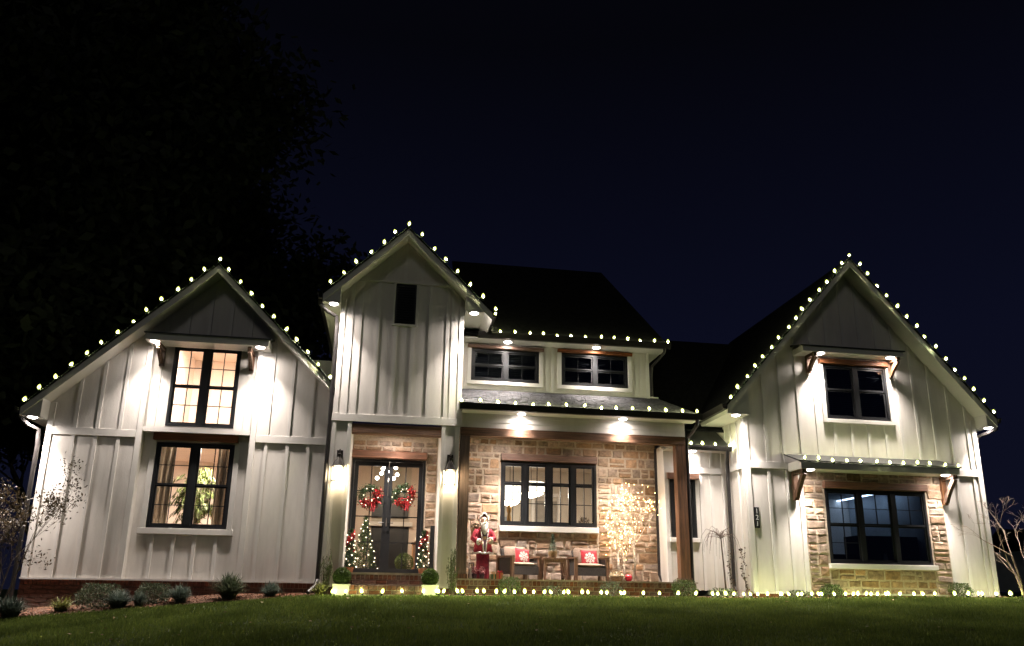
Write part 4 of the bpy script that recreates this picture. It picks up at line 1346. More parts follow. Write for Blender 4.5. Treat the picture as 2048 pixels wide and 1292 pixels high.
# ------------------------------------------------------------------ boxwood balls in square white planters
def topiary(loc, label, seed):
    t = thing("topiary", label, "topiary", loc, group="boxwood balls in white planters")
    pt = MB()
    pt.hexa([(-.135, -.135, 0), (.135, -.135, 0), (.135, .135, 0), (-.135, .135, 0)], [(-.15, -.15, .21), (.15, -.15, .21), (.15, .15, .21), (-.15, .15, .21)])
    pt.box(-.158, .158, -.158, .158, .211, .235)
    pt.build("planter", M_POT, t)
    rs = np.random.RandomState(seed)
    MB().ball((0, 0, .37), .145, 20, 12).build("ball_core", pm("boxwood_core", (.025, .045, .012), .9, .4, 30), t, True)
    n = 3200
    d = rs.normal(size=(n, 3)); d /= np.linalg.norm(d, axis=1, keepdims=True)
    P = d * (.158 + rs.normal(0, .006, (n, 1))) + np.array([0, 0, .37])
    A, B_ = rand_axes(rs, n, .026, .016, dirs=d, spread=.8)
    place(leaf_mesh("leaves", P, A, B_, L_BOX), "leaves", t)
topiary((-.74, -.30, -.13), "clipped green ball in a white planter beside the downspout", 8)
topiary((.88, -.30, -.12), "clipped green ball in a white planter beside the porch end of the steps", 9)

# ------------------------------------------------------------------ shrubs
def shrub(loc, label, rx, rz, mat, n, seed, leaf=(.04, .018), up=.2, ry=None, name="shrub", group="low shrubs in the beds", shell=.45, stems=7):
    t = thing(name, label, "shrub", loc, group=group)
    rs = np.random.RandomState(seed)
    P, d = blob_points(rs, n, rx, ry or rx * .8, rz * .55, rz * .5, shell)
    P[:, 2] = np.maximum(P[:, 2], .01)
    A, B_ = rand_axes(rs, n, leaf[0], leaf[1], up=up, dirs=d, spread=.7)
    place(leaf_mesh("foliage", P, A, B_, mat), "foliage", t)
    st = MB()
    for k in range(stems):
        a = 2 * PI * k / stems
        st.tube([(0, 0, -.03), (rx * .35 * math.cos(a), rx * .3 * math.sin(a), rz * .4), (rx * .7 * math.cos(a), rx * .6 * math.sin(a), rz * .8)], [.008, .006, .003], 4)
    st.build("stems", M_BARK, t)
    return t
def tuft(loc, label, r, h, mat, n, seed, w=.006, droop=1.0, name="ornamental_grass", group="clumps of ornamental grass", flop=0.0):
    """arching grass blades: three segments each"""
    t = thing(name, label, "grass clump", loc, group=group)
    rg = random.Random(seed)
    mb = MB()
    for k in range(n):
        a = rg.uniform(0, 2 * PI); q = rg.uniform(.25, 1)
        hh = h * rg.uniform(.6, 1.08) * (1.1 - .35 * q)
        ww = w * rg.uniform(.7, 1.3)
        b0 = Vector((rg.uniform(-.3, .3) * r * .6, rg.uniform(-.3, .3) * r * .6, -.01))
        dx, dy = math.cos(a) + flop, math.sin(a)
        side = Vector((-dy, dx, 0)).normalized() * ww
        pts = []
        for s in (0, .4, .75, 1):
            out = r * q * (s ** 1.5)
            z = hh * (s * 1.5 - .62 * droop * s * s * (.4 + q))
            pts.append(b0 + Vector((dx * out, dy * out, max(z, .0))))
        vs = [pts[0] - side, pts[0] + side, pts[1] + side, pts[1] - side, pts[2] + side * .7, pts[2] - side * .7, pts[3]]
        mb.add(vs, [(0, 1, 2, 3), (3, 2, 4, 5), (5, 4, 6)])
    me = bpy.data.meshes.new("blades"); me.from_pydata(mb.v, [], mb.f); me.materials.append(mat)
    place(me, "blades", t)
    MB().lathe([(r * .25, -.02), (r * .22, .02), (.01, .04)], n=8).build("crown_base", M_BARK, t)
    return t
def gz(x, y, d=0):
    return (x, y, ground_z(x, y) + d)
shrub(gz(-4.95, -.12), "grey green rounded shrub by the brick base, between yellow grass and blue fescue", .38, .42, L_SHRUB, 2600, 31, (.04, .02), .5)
tuft(gz(-4.55, -.34), "blue fescue mound in front of the rounded grey green shrub", .42, .32, L_BLUE, 700, 32, .006, .95)
tuft(gz(-4.20, -.36), "small blue fescue tuft next to the crawlspace vent shrub", .24, .27, L_BLUE, 340, 46, .006, .9)
shrub(gz(-4.06, -.05), "grey green shrub between the small fescue tuft and the crawlspace vent", .30, .36, L_SHRUB, 1900, 33, (.04, .02), .5)
tuft(gz(-3.52, -.30), "blue fescue mound leaning in front of the crawlspace vent", .36, .33, L_BLUE, 640, 34, .006, .95, flop=-.25)
tuft(gz(-2.74, -.15), "tall arching variegated grass clump against the brick base", .50, .46, L_SHRUB, 620, 35, .010, 1.05)
tuft(gz(-2.02, -.14), "small dark fescue mound nearest the bent downspout foot", .34, .28, L_BLUE, 460, 36, .006, 1.0, flop=.2)
tuft(gz(-6.15, -.62), "blue fescue mound at the outer end of the bed under the leafy tree", .44, .36, L_BLUE, 700, 37, .007, .95)
tuft(gz(-5.52, -.22), "thin yellow green grass beside the mulch patch", .40, .30, L_YEL, 150, 38, .009, 1.1)
shrub(gz(2.42, -.12), "bright green shrub in front of the porch below the first armchair", .23, .36, L_GREEN, 1500, 41, (.04, .014), .9)
shrub(gz(4.45, -.12), "wispy grey shrub in front of the porch below the lit twig trees", .24, .28, L_SHRUB, 700, 42, (.04, .014), .8)
shrub(gz(3.25, -.12), "very low wispy shrub in front of the porch below the side table", .20, .20, L_SHRUB, 420, 47, (.04, .012), .8)
shrub(gz(5.96, -.10), "full dark green shrub at the foot of the porch corner post", .26, .34, L_GREEN, 1500, 43, (.04, .016), .6)
shrub(gz(6.72, -.22), "low spreading shrub beneath the weeping bare tree", .30, .19, L_SHRUB, 800, 44, (.04, .014), .7)
shrub(gz(8.34, -.25), "low thin shrub below the lower awning bracket", .28, .15, L_SHRUB, 600, 45, (.04, .014), .7)
shrub(gz(9.05, -.24), "round dark green shrub below the wide dark window", .23, .27, L_GREEN, 1300, 48, (.04, .018), .5)
shrub(gz(11.97, -.24), "round dark green shrub at the outer edge of the stone panel", .24, .30, L_GREEN, 1400, 49, (.04, .018), .5)

def upright(loc, label, h, r, seed):
    t = thing("upright_evergreen", label, "shrub", loc, group="slim upright evergreens beside the front doors")
    rg = random.Random(seed); rs = np.random.RandomState(seed)
    st = MB(); Ps = []; Ds = []
    for k in range(22):
        a = rg.uniform(0, 2 * PI); q = rg.uniform(.1, 1) * r; hh = h * rg.uniform(.55, 1.02) * (1 - .25 * q / r)
        p0 = Vector((q * .3 * math.cos(a), q * .3 * math.sin(a), 0)); p1 = Vector((q * math.cos(a), q * math.sin(a), hh))
        st.tube([p0, p0.lerp(p1, .5) + Vector((.01 * math.cos(a), .01 * math.sin(a), .03)), p1], [.006, .004, .002], 4)
        for i in range(46):
            s = rg.uniform(.12, 1)
            Ps.append(p0.lerp(p1, s) + Vector((rg.gauss(0, .014), rg.gauss(0, .014), 0))); Ds.append((p1 - p0).normalized())
    P = np.array([tuple(p) for p in Ps]); D = np.array([tuple(p) for p in Ds])
    A, B_ = rand_axes(rs, len(P), .055, .010, dirs=D, spread=.35)
    st.build("stems", M_BARK, t)
    place(leaf_mesh("foliage", P, A, B_, L_GREEN), "foliage", t)
upright(gz(-1.03, -.12), "slim upright evergreen next to the bent downspout foot", .92, .16, 51)
upright(gz(1.31, -.12), "slim upright evergreen at the foot of the porch side pilaster", 1.0, .15, 52)
tuft(gz(-1.12, -.35), "bright yellow green grass lit by the first stake bulbs", .26, .28, L_YEL, 160, 53, .007, .9)

# ------------------------------------------------------------------ trees
def limbs(mb, rg, p, d, L, r, depth, tips, bend=.25, ratio=.72, split=(2, 3), gravity=0.0, ang=.55, minr=.002):
    d = d.normalized()
    pts, rr = [p], [r]
    k = 3
    for i in range(k):
        d = (d + Vector((rg.gauss(0, bend), rg.gauss(0, bend), rg.gauss(0, bend * .5) + gravity)) * .35).normalized()
        pts.append(pts[-1] + d * L / k); rr.append(max(minr, r * (1 - .32 * (i + 1) / k)))
    mb.tube(pts, rr, 6 if r > .012 else 4, caps=False)
    tips.append((pts[-1], d, depth)); tips.append((pts[-2], d, depth)); tips.append((pts[-1].lerp(pts[-2], .5), d, depth))
    if depth <= 0:
        return
    for i in range(rg.randint(*split)):
        a = d.orthogonal().normalized()
        a = Quaternion(d, rg.uniform(0, 2 * PI)) @ a
        nd = (d + a * ang * rg.uniform(.6, 1.3)).normalized()
        limbs(mb, rg, pts[-1] if i < 2 else pts[-2], nd, L * ratio * rg.uniform(.8, 1.15), max(minr, rr[-1] * .72), depth - 1, tips, bend, ratio, split, gravity, ang, minr)

def leafy(loc, name, label, seed, trunks, L, r, depth, mat, bark, per, leaf, spread, ratio=.72, ang=.5, group=None, cat="tree", up=0.0, lean=(0, 0)):
    t = thing(name, label, cat, loc, group=group)
    rg = random.Random(seed); rs = np.random.RandomState(seed)
    mb, tips = MB(), []
    for k in range(trunks):
        a = 2 * PI * k / max(1, trunks) + rg.uniform(-.3, .3)
        s = .0 if trunks == 1 else .22
        limbs(mb, rg, Vector((.06 * math.cos(a) * (trunks > 1), .06 * math.sin(a) * (trunks > 1), -.05)), Vector((s * math.cos(a) + lean[0], s * math.sin(a) + lean[1], 1)), L * rg.uniform(.85, 1.15), r, depth, tips, ratio=ratio, ang=ang)
    mb.build("trunk", bark, t, True)
    if per:
        tt = [q for q in tips if q[2] <= 2]
        base = np.array([tuple(q[0]) for q in tt]); dd = np.array([tuple(q[1]) for q in tt])
        idx = rs.randint(0, len(tt), int(per * len(tt)))
        P = base[idx] + rs.normal(0, spread, (len(idx), 3))
        A, B_ = rand_axes(rs, len(idx), leaf[0], leaf[1], up=up, dirs=dd[idx], spread=1.0)
        place(leaf_mesh("crown", P, A, B_, mat), "crown", t)
    return t
leafy(gz(-6.56, -.28), "small_tree", "small airy multi stem tree with sparse leaves at the outer end of the bed", 61, 5, .92, .016, 4, L_OLIVE, M_BARK, 3, (.062, .027), .08, ratio=.68, ang=.42)
leafy(gz(13.25, -.55), "bare_tree", "bare pale multi stem crape myrtle beyond the steep gable corner", 64, 4, .80, .024, 5, None, pm("smooth_pale_bark", (.30, .22, .17), .8, .3, 12), 0, None, 0, ratio=.66, ang=.6)
leafy((-13.2, 8.5, -1.1), "tall_tree", "tall dark tree rising behind the outer eave of the widest gable", 71, 1, 6.2, .30, 6, L_DARK, M_BARK, 85, (.36, .18), .75, ratio=.74, ang=.62)
leafy((-18.5, 11, -1.3), "tall_tree", "broad dark tree farther back at the edge of the picture", 72, 1, 6.0, .28, 6, L_DARK, M_BARK, 85, (.38, .19), .85, ratio=.74, ang=.62)
leafy((-10.2, 11.0, -.9), "tall_tree", "shorter dark tree just past the low outer eave", 73, 1, 2.6, .15, 5, L_DARK, M_BARK, 60, (.24, .12), .42, ratio=.72, ang=.6)
for i, (x, y, s, lab) in enumerate([(25, 22, 3.0, "dark distant tree past the bare crape myrtle, nearest the house"), (31, 26, 3.6, "dark distant tree behind the neighbouring pale shed"), (36, 20, 2.8, "dark distant tree farthest along the lawn")]):
    leafy((x, y, .3), "distant_tree", lab, 81 + i, 1, s, .2, 5, L_DARK, M_BARK, 20, (.30, .13), .5, ratio=.70, ang=.6, group="distant trees beyond the lawn")

# neighbour's shed, just in view at the picture's edge
t = thing("shed", "small pale shed far off behind the bare crape myrtle", "shed", (25.4, 12.5, .3))
MB().box(-1.3, 1.3, -1, 1, 0, 1.5).build("shed_walls", pm("shed_paint", (.5, .52, .55), .7), t)
MB().prism_x([(-1.2, 1.45), (0, 2.3), (1.2, 1.45), (1.2, 1.52), (0, 2.4), (-1.2, 1.52)], -1.45, 1.45).build("shed_roof", M_SHINGLE, t)
MB().box(-.4, .4, -1.03, -1.001, 0, 1.25).build("shed_door", M_TRIM, t)

# weeping bare tree by the connector
t = thing("weeping_tree", "bare weeping tree with thin arching branches against the white wall", "tree", gz(6.96, .18))
rg = random.Random(91)
tr = MB().tube([(.0, 0, -.05), (-.01, 0, .4), (-.03, 0, .8), (-.05, 0, 1.18), (-.06, 0, 1.27)], [.020, .017, .015, .014, .012], 7)
tr.build("trunk", M_BARK, t, True)
br = MB()
for k in range(30):
    a = 2 * PI * k / 30 + rg.uniform(-.15, .15)
    q = rg.uniform(.22, .52); rise = rg.uniform(.05, .22); drop = rg.uniform(.25, .85)
    x0, z0 = -.055, 1.22 + rg.uniform(-.06, .05)
    p = []
    for s in (0, .2, .45, .7, .88, 1):
        out = q * (1 - (1 - s) ** 1.9)
        z = z0 + rise * math.sin(min(1, s * 1.7) * PI * .62) - drop * max(0, s - .3) ** 1.7
        p.append((x0 + out * math.cos(a), out * math.sin(a) * .8, z))
    br.tube(p, [.006, .005, .004, .003, .0025, .002], 4, caps=False)
br.build("branches", M_BARK, t)
def vine(loc, label, h, seed, lean):
    t = thing("climbing_plant", label, "plant", loc, group="thin climbing plants beside the corner downspout")
    rg = random.Random(seed); rs = np.random.RandomState(seed)
    mb = MB(); Ps = []
    for k in range(3):
        p = [Vector((rg.uniform(-.05, .05) + lean * s + .03 * math.sin(s * 6 + k), rg.uniform(-.03, .03), s * h)) for s in (0, .2, .4, .6, .8, 1)]
        mb.tube(p, [.005, .004, .004, .003, .002, .0015], 4, caps=False)
        for i in range(26):
            s = rg.uniform(.03, .99) * 5; j = int(s)
            Ps.append(p[j].lerp(p[min(j + 1, 5)], s - j) + Vector((rg.gauss(0, .022), rg.gauss(0, .02), 0)))
    mb.build("stems", M_BARK, t)
    P = np.array([tuple(p) for p in Ps])
    A, B_ = rand_axes(rs, len(P), .060, .030)
    place(leaf_mesh("leaves", P, A, B_, L_VARI), "leaves", t)
vine(gz(7.04, .02), "thin dark leaved climber on the porch side of the corner downspout", 1.0, 93, -.02)
vine(gz(7.30, -.06), "thin dark leaved climber between the corner downspout and house number", 1.02, 94, -.05)

# ------------------------------------------------------------------ lit twig trees on the porch
def twig_tree(loc, label, h, seed, nled, trunk_h):
    t = thing("lit_twig_tree", label, "lit tree", loc, group="white twig trees with warm lights on the porch")
    rg = random.Random(seed)
    mb, tips = MB(), []
    mb.lathe([(.07, 0), (.06, .012), (.018, .02)], n=10)
    mb.tube([(0, 0, 0), (.015, 0, trunk_h * .5), (0, 0, trunk_h)], [.034, .028, .022], 8)
    for k in range(6):
        a = 2 * PI * k / 6 + rg.uniform(-.3, .3)
        limbs(mb, rg, Vector((0, 0, trunk_h * rg.uniform(.82, 1))), Vector((.42 * math.cos(a), .36 * math.sin(a), 1)), (h - trunk_h) * .46, .010, 2, tips, bend=.20, ratio=.60, split=(2, 3), ang=.42)
    limbs(mb, rg, Vector((0, 0, trunk_h)), Vector((0, 0, 1)), (h - trunk_h) * .5, .012, 2, tips, bend=.15, ratio=.6)
    mb.build("trunk", M_BIRCH, t, True)
    led = MB().add([(.0085, 0, 0), (-.0085, 0, 0), (0, .0085, 0), (0, -.0085, 0), (0, 0, .011), (0, 0, -.009)], [(0, 2, 4), (2, 1, 4), (1, 3, 4), (3, 0, 4), (2, 0, 5), (1, 2, 5), (3, 1, 5), (0, 3, 5)]).mesh("twig_light", E_LED)
    for k in range(nled):
        p = rg.choice(tips)[0]
        q = p + Vector((rg.gauss(0, .085), rg.gauss(0, .05), rg.gauss(0, .09)))
        q.z = min(max(q.z, trunk_h * 1.02), h + .02); q.y = min(q.y, .34)
        o = place(led, "twig_light", t, tuple(q))
    return t
twig_tree((5.28, .98, .25), "tallest lit twig tree on the porch by the stone wall end", 2.08, 101, 150, .85)
twig_tree((4.93, 1.02, .25), "middle sized lit twig tree nearest the dining window", 1.45, 102, 80, .62)
twig_tree((5.10, 1.16, .25), "shortest lit twig tree between the two other twig trees", 1.05, 103, 46, .45)

# ------------------------------------------------------------------ porch armchairs, pillows, table
def pillow_mesh(name, w, h, d, mat, n=10):
    vs, fs = [], []
    for side in (-1, 1):
        for j in range(n + 1):
            for i in range(n + 1):
                u, v = i / n * 2 - 1, j / n * 2 - 1
                puff = ((1 - u * u) * (1 - v * v)) ** .42
                pinch = 1 - .05 * (1 - abs(u) ** 2) * abs(v) ** 3 - .05 * (1 - abs(v) ** 2) * abs(u) ** 3
                vs.append((u * w / 2 * pinch, side * d / 2 * puff, v * h / 2 * pinch))
    N = (n + 1) ** 2
    for j in range(n):
        for i in range(n):
            a = j * (n + 1) + i
            fs.append((a, a + 1, a + n + 2, a + n + 1)); fs.append((N + a, N + a + n + 1, N + a + n + 2, N + a + 1))
    return MB().add(vs, fs).mesh(name, mat, True)
ac = thing("armchair", "", "armchair", (0, 0, 0), group="wood and wicker armchairs on the porch")
W2 = .37
for sx in (-1, 1):
    for sy, zt in ((-.30, .56), (.28, .62)):
        MB().box(sx * W2 - .035, sx * W2 + .035, sy - .035, sy + .035, 0, zt).build("leg", M_TEAK, ac)
    MB().box(sx * W2 - .045, sx * W2 + .045, -.345, .33, .565, .60).build("arm", M_TEAK, ac)
    MB().box(sx * (W2 - .015) - .012, sx * (W2 - .015) + .012, -.262, .242, .14, .555).build("side_panel", M_WICKER, ac)
MB().box(-W2 + .04, W2 - .04, -.32, -.285, .13, .34).box(-W2 + .04, W2 - .04, -.284, .28, .30, .345).build("seat_frame", M_WICKER, ac)
MB().hexa([(-.30, .18, .35), (.30, .18, .35), (.30, .23, .35), (-.30, .23, .35)], [(-.30, .29, .80), (.30, .29, .80), (.30, .33, .80), (-.30, .33, .80)]).build("backrest", M_WICKER, ac)
cu = MB(); k = 10
me = pillow_mesh("seat_cushion", .62, .60, .13, M_CUSH)
place(me, "seat_cushion", ac, (0, -.03, .40), (PI / 2, 0, 0))
me = pillow_mesh("back_cushion", .62, .46, .16, M_CUSH)
place(me, "back_cushion", ac, (0, .14, .64), (-.22, 0, 0))
ac2 = dup(ac, (4.26, .98, .25), .04, "beige cushioned wicker armchair between the side table and the lit twig trees")
ac.scale = ac2.scale = (.92, .92, .80)
ac.location = (2.78, .98, .25); ac.rotation_euler = (0, 0, .42); ac["label"] = "beige cushioned wicker armchair angled towards the table, nearer the bearded figure"
def snow_pillow(loc, rz, ry, label, seed):
    t = thing("red_pillow", label, "pillow", loc, rz, group="red snowflake pillows")
    o = place(pillow_mesh("cover", .42, .42, .15, M_PILRED, 12), "cover", t, (0, 0, 0), (-.25, ry, 0))
    o.scale = (.86, .86, .86)
    # snowflake print: flat strips that follow the front of the cushion
    def front(u, v):
        puff = ((1 - (u / .21) ** 2) * (1 - (v / .21) ** 2)) ** .42
        return (u, -.075 * puff - .0035, v)
    s = MB()
    def strip(a, b, w):
        a, b = Vector(a), Vector(b); d = (b - a).normalized(); n_ = Vector((-d.y, d.x)) * w
        k = 4
        for i in range(k):
            p, q = a.lerp(b, i / k), a.lerp(b, (i + 1) / k)
            s.quad(front(p.x - n_.x, p.y - n_.y), front(q.x - n_.x, q.y - n_.y), front(q.x + n_.x, q.y + n_.y), front(p.x + n_.x, p.y + n_.y))
    for k in range(8):
        a = PI * k / 4
        c_, s_ = math.cos(a), math.sin(a)
        strip((.02 * c_, .02 * s_), (.135 * c_, .135 * s_), .009)
        for q, L in ((.065, .05), (.10, .04)):
            for sg in (-1, 1):
                b = a + sg * .75
                strip((q * c_, q * s_), (q * c_ + L * math.cos(b), q * s_ + L * math.sin(b)), .0065)
    s.build("snowflake_print", M_SNOW, o)
snow_pillow((2.83, .83, .705), .42, .12, "red pillow with pale snowflake on the angled armchair", 1)
snow_pillow((4.26, .86, .705), .04, 0, "red pillow with pale snowflake on the armchair nearer the twig trees", 2)
tb = thing("side_table", "small brown wooden side table between the two porch armchairs", "table", (3.50, .86, .25))
for i in range(5):
    MB().box(-.26, .26, -.20 + i * .082, -.20 + i * .082 + .074, .42, .45).build("slat", M_TEAK, tb)
for sx in (-1, 1):
    for sy in (-1, 1):
        MB().hexa([(sx * .23 - .025, sy * .17 - .025, 0), (sx * .23 + .025, sy * .17 - .025, 0), (sx * .23 + .025, sy * .17 + .025, 0), (sx * .23 - .025, sy * .17 + .025, 0)],
                  [(sx * .20 - .025, sy * .15 - .025, .42), (sx * .20 + .025, sy * .15 - .025, .42), (sx * .20 + .025, sy * .15 + .025, .42), (sx * .20 - .025, sy * .15 + .025, .42)]).build("leg", M_TEAK, tb)
    MB().box(sx * .20 - .012, sx * .20 + .012, -.13, .13, .06, .09).build("stretcher", M_TEAK, tb)
    MB().tube([(sx * .205, -.14, .10), (sx * .14, -.14, .41)], .013, 4).build("brace", M_TEAK, tb)
MB().box(-.185, .185, -.165, -.145, .36, .42).build("apron", M_TEAK, tb)
pt = thing("potted_fir", "tiny fir tree in a woven pot on the side table", "potted tree", (3.48, .86, .70))
MB().lathe([(.075, 0), (.095, .09), (.10, .14), (.09, .145), (.085, .13)], n=14).build("pot", M_BASKET, pt)
rs = np.random.RandomState(12); n = 900
z = rs.uniform(.13, .50, n); r = (.10 * (1 - (z - .13) / .40) + .008) * np.sqrt(rs.rand(n)); a = rs.uniform(0, 2 * PI, n)
P = np.stack([r * np.cos(a), r * np.sin(a), z], 1); A, B_ = rand_axes(rs, n, .045, .008, up=.4)
place(leaf_mesh("needles", P, A, B_, leafmat("blue_fir_needles", (.06, .10, .075))), "needles", pt)

# gift boxes, basket, small porch things
def gift(loc, sx, sy, sz, mat, rib, label, rz):
    t = thing("gift_box", label, "gift", loc, rz, group="small wrapped gifts on the porch")
    MB().box(-sx, sx, -sy, sy, 0, sz).build("box", mat, t)
    MB().box(-.012, .012, -sy - .003, sy + .003, 0, sz + .003).box(-sx - .003, sx + .003, -.012, .012, 0, sz + .004).build("ribbon", rib, t)
    b = MB()
    for q in (-1, 1):
        b.tube([(0, 0, sz + .005), (q * .03, 0, sz + .045), (q * .055, 0, sz + .03), (0, 0, sz + .008)], .008, 5)
    b.build("bow", rib, t)
gift((2.19, .55, .25), .05, .05, .10, pm("green_wrap", (.05, .10, .03), .5), M_GOLD, "small green wrapped gift beside the bearded figure", .3)
gift((2.32, .52, .25), .065, .05, .13, pm("amber_wrap", (.34, .12, .035), .5), M_PILRED, "amber wrapped gift with red bow beside the first armchair", -.2)
t = thing("flower_basket", "round basket of pale blooms at the foot of the lit twig trees", "basket", (4.78, .62, .25))
MB().lathe([(.09, 0), (.13, .06), (.135, .10), (.12, .10)], n=16).tube([(-.12, 0, .09), (-.09, 0, .19), (0, 0, .23), (.09, 0, .19), (.12, 0, .09)], .009, 6).build("basket_body", M_BASKET, t)
rs = np.random.RandomState(14); P, d = blob_points(rs, 380, .15, .12, .07, .12, .6); A, B_ = rand_axes(rs, 380, .05, .03)
place(leaf_mesh("blooms", P, A, B_, L_WHITEF), "blooms", t)
t = thing("red_ornament", "large red ornament ball on the porch floor beside the basket", "ornament", (5.02, .58, .25))
MB().ball((0, 0, .075), .078, 16, 10).build("ball", pm("red_glaze", (.40, .02, .03), .3, .15, 12), t, True)
MB().lathe([(.018, .15), (.018, .175), (.006, .18)], n=8).build("cap", M_GOLD, t)
t = thing("flower_pot", "two dusty purple blooming plants in dark pots at the figure's feet", "potted plant", (1.88, .50, .25))
t.scale = (.9, .9, .85)
for q in (-1, 1):
    pot = MB().lathe([(.045, 0), (.062, .11), (.055, .112)], (q * .085, 0, 0), 12).build("pot", M_VEST, t)
    rs = np.random.RandomState(15 + q); P, d = blob_points(rs, 170, .075, .06, .09, .20, .3); P[:, 0] += q * .085
    A, B_ = rand_axes(rs, 170, .040, .022)
    place(leaf_mesh("blooms", P, A, B_, L_PURPLE), "blooms", t)
t = thing("candle_lantern", "slim pale candle lantern beside the porch post", "lantern", (1.74, .52, .25))
MB().box(-.05, .05, -.05, .05, 0, .015).box(-.05, .05, -.05, .05, .30, .32).build("lantern_frame", M_LANT, t)
MB().lathe([(.03, .016), (.03, .20), (.005, .21)], n=10).build("candle", M_CLOTH, t)
for sx in (-1, 1):
    MB().box(sx * .043 - .006, sx * .043 + .006, -.049, -.037, .015, .30).box(sx * .043 - .006, sx * .043 + .006, .037, .049, .015, .30).build("lantern_post", M_LANT, t)

# ------------------------------------------------------------------ the bearded figure
fg = thing("bearded_figure", "tall bearded figure in a red coat with white fur trim beside the porch post", "statue", (2.02, .92, .25), .10)
b = MB()
b.lathe([(.12, .09, 0), (.13, .10, .10), (.125, .095, .45), (.15, .11, .62), (.145, .10, .80), (.155, .10, .93), (.10, .075, 1.0), (.045, .045, 1.03), (.045, .045, 1.07)], n=20)
b.ball((0, -.026, 1.145), .084, 16, 12, (.95, 1.0, 1.15))
b.ball((0, -.112, 1.135), .018, 8, 6, (.9, 1, 1.1))
for sx in (-1, 1):
    b.ball((sx * .04, -.085, 1.125), .022, 8, 6); b.ball((sx * .078, .0, 1.14), .018, 8, 6, (.5, .9, 1.3))
    sh_, el, wr_ = Vector((sx * .155, 0, .93)), Vector((sx * .235, -.03, .80)), Vector((sx * .125, -.165, .76 if sx > 0 else .73))
    b.tube([sh_, sh_.lerp(el, .5), el, el.lerp(wr_, .5), wr_], [.06, .055, .048, .042, .034], 10)
    d = (wr_ - el).normalized()
    pc = wr_ + d * .035
    b.ball(tuple(pc), .034, 10, 8, (1.0, .8, .75))
    for q in range(4):
        o_ = Vector((0, -.004, .022 - .0145 * q)); L_ = (.040, .046, .043, .034)[q]
        k1 = pc + d * .022 + o_; k2 = k1 + d * L_ * .6 + Vector((0, .004, 0)); k3 = k2 + (d * .55 + Vector((0, .6, -.15))).normalized() * L_ * .6
        b.tube([k1, k2, k3], [.0095, .009, .007], 6)
    th = pc + Vector((0, -.01, .024))
    b.tube([th, th + d * .02 + Vector((0, -.012, .014)), th + d * .042 + Vector((0, -.008, .012))], [.011, .010, .008], 6)
body = b.build("body", M_SKIN, fg, True)
md = body.modifiers.new("remesh", 'REMESH'); md.mode = 'VOXEL'; md.voxel_size = .0085; md.use_smooth_shade = True
fg.scale = (.88, .92, 1.02)
# eyes, brows, mouth
ey = MB()
for sx in (-1, 1):
    ey.ball((sx * .030, -.099, 1.160), .008, 8, 6)
ey.build("eyes", M_BLACK, fg, True)
MB().ball((0, -.104, 1.096), .012, 8, 6, (1.4, .5, .5)).build("mouth", M_DRED, fg, True)
MB().lathe([(.165, .125, .0), (.155, .115, .12), (.148, .108, .35), (.155, .112, .62)], n=40, ripple=.045, lobes=11).build("robe", M_DRED, fg, True)
MB().lathe([(.232, .165, .515), (.215, .152, .62), (.187, .131, .77), (.178, .124, .82), (.192, .13, .90), (.182, .12, .96), (.11, .085, 1.02), (.065, .06, 1.05)], n=36, ripple=.022, lobes=7).build("coat", M_RED, fg, True)
for sx in (-1, 1):
    sh_, el, wr_ = Vector((sx * .155, 0, .935)), Vector((sx * .245, -.03, .80)), Vector((sx * .135, -.155, .76 if sx > 0 else .73))
    MB().tube([sh_ + Vector((-sx * .04, 0, .02)), sh_, sh_.lerp(el, .5), el, el.lerp(wr_, .5), wr_], [.05, .082, .076, .070, .064, .060], 14).build("sleeve", M_RED, fg, True)
    d = (wr_ - el).normalized()
    MB().tube([wr_ - d * .035, wr_ - d * .02, wr_ + d * .005, wr_ + d * .015], [.062, .072, .072, .058], 14).build("cuff", M_FUR, fg, True)
    # white fur edges of the open coat
    pts = [(sx * .095, -.104, .985), (sx * .085, -.130, .92), (sx * .062, -.132, .82), (sx * .045, -.150, .70), (sx * .028, -.172, .53)]
    MB().tube(pts, [.010, .012, .011, .013, .015], 8).build("coat_trim", M_FUR, fg, True)
hem = []
for j in range(29):
    a = 2 * PI * j / 28
    hem.append((.236 * math.cos(a), .169 * math.sin(a), .525 + .015 * math.sin(a * 3) - (.03 if abs(math.cos(a)) < .3 and math.sin(a) < 0 else 0)))
MB().tube(hem, .019, 8).build("hem_trim", M_FUR, fg, True)
MB().hexa([(-.022, -.168, .53), (.022, -.168, .53), (.022, -.10, .53), (-.022, -.10, .53)], [(-.075, -.134, .93), (.075, -.134, .93), (.075, -.09, .93), (-.075, -.09, .93)]).build("vest", M_VEST, fg)
MB().lathe([(.184, .130, .785), (.187, .133, .795), (.187, .133, .825), (.184, .130, .835)], n=30).build("belt", M_VEST, fg, True)
MB().box(-.035, .035, -.150, -.134, .783, .838).build("buckle", M_GOLD, fg)
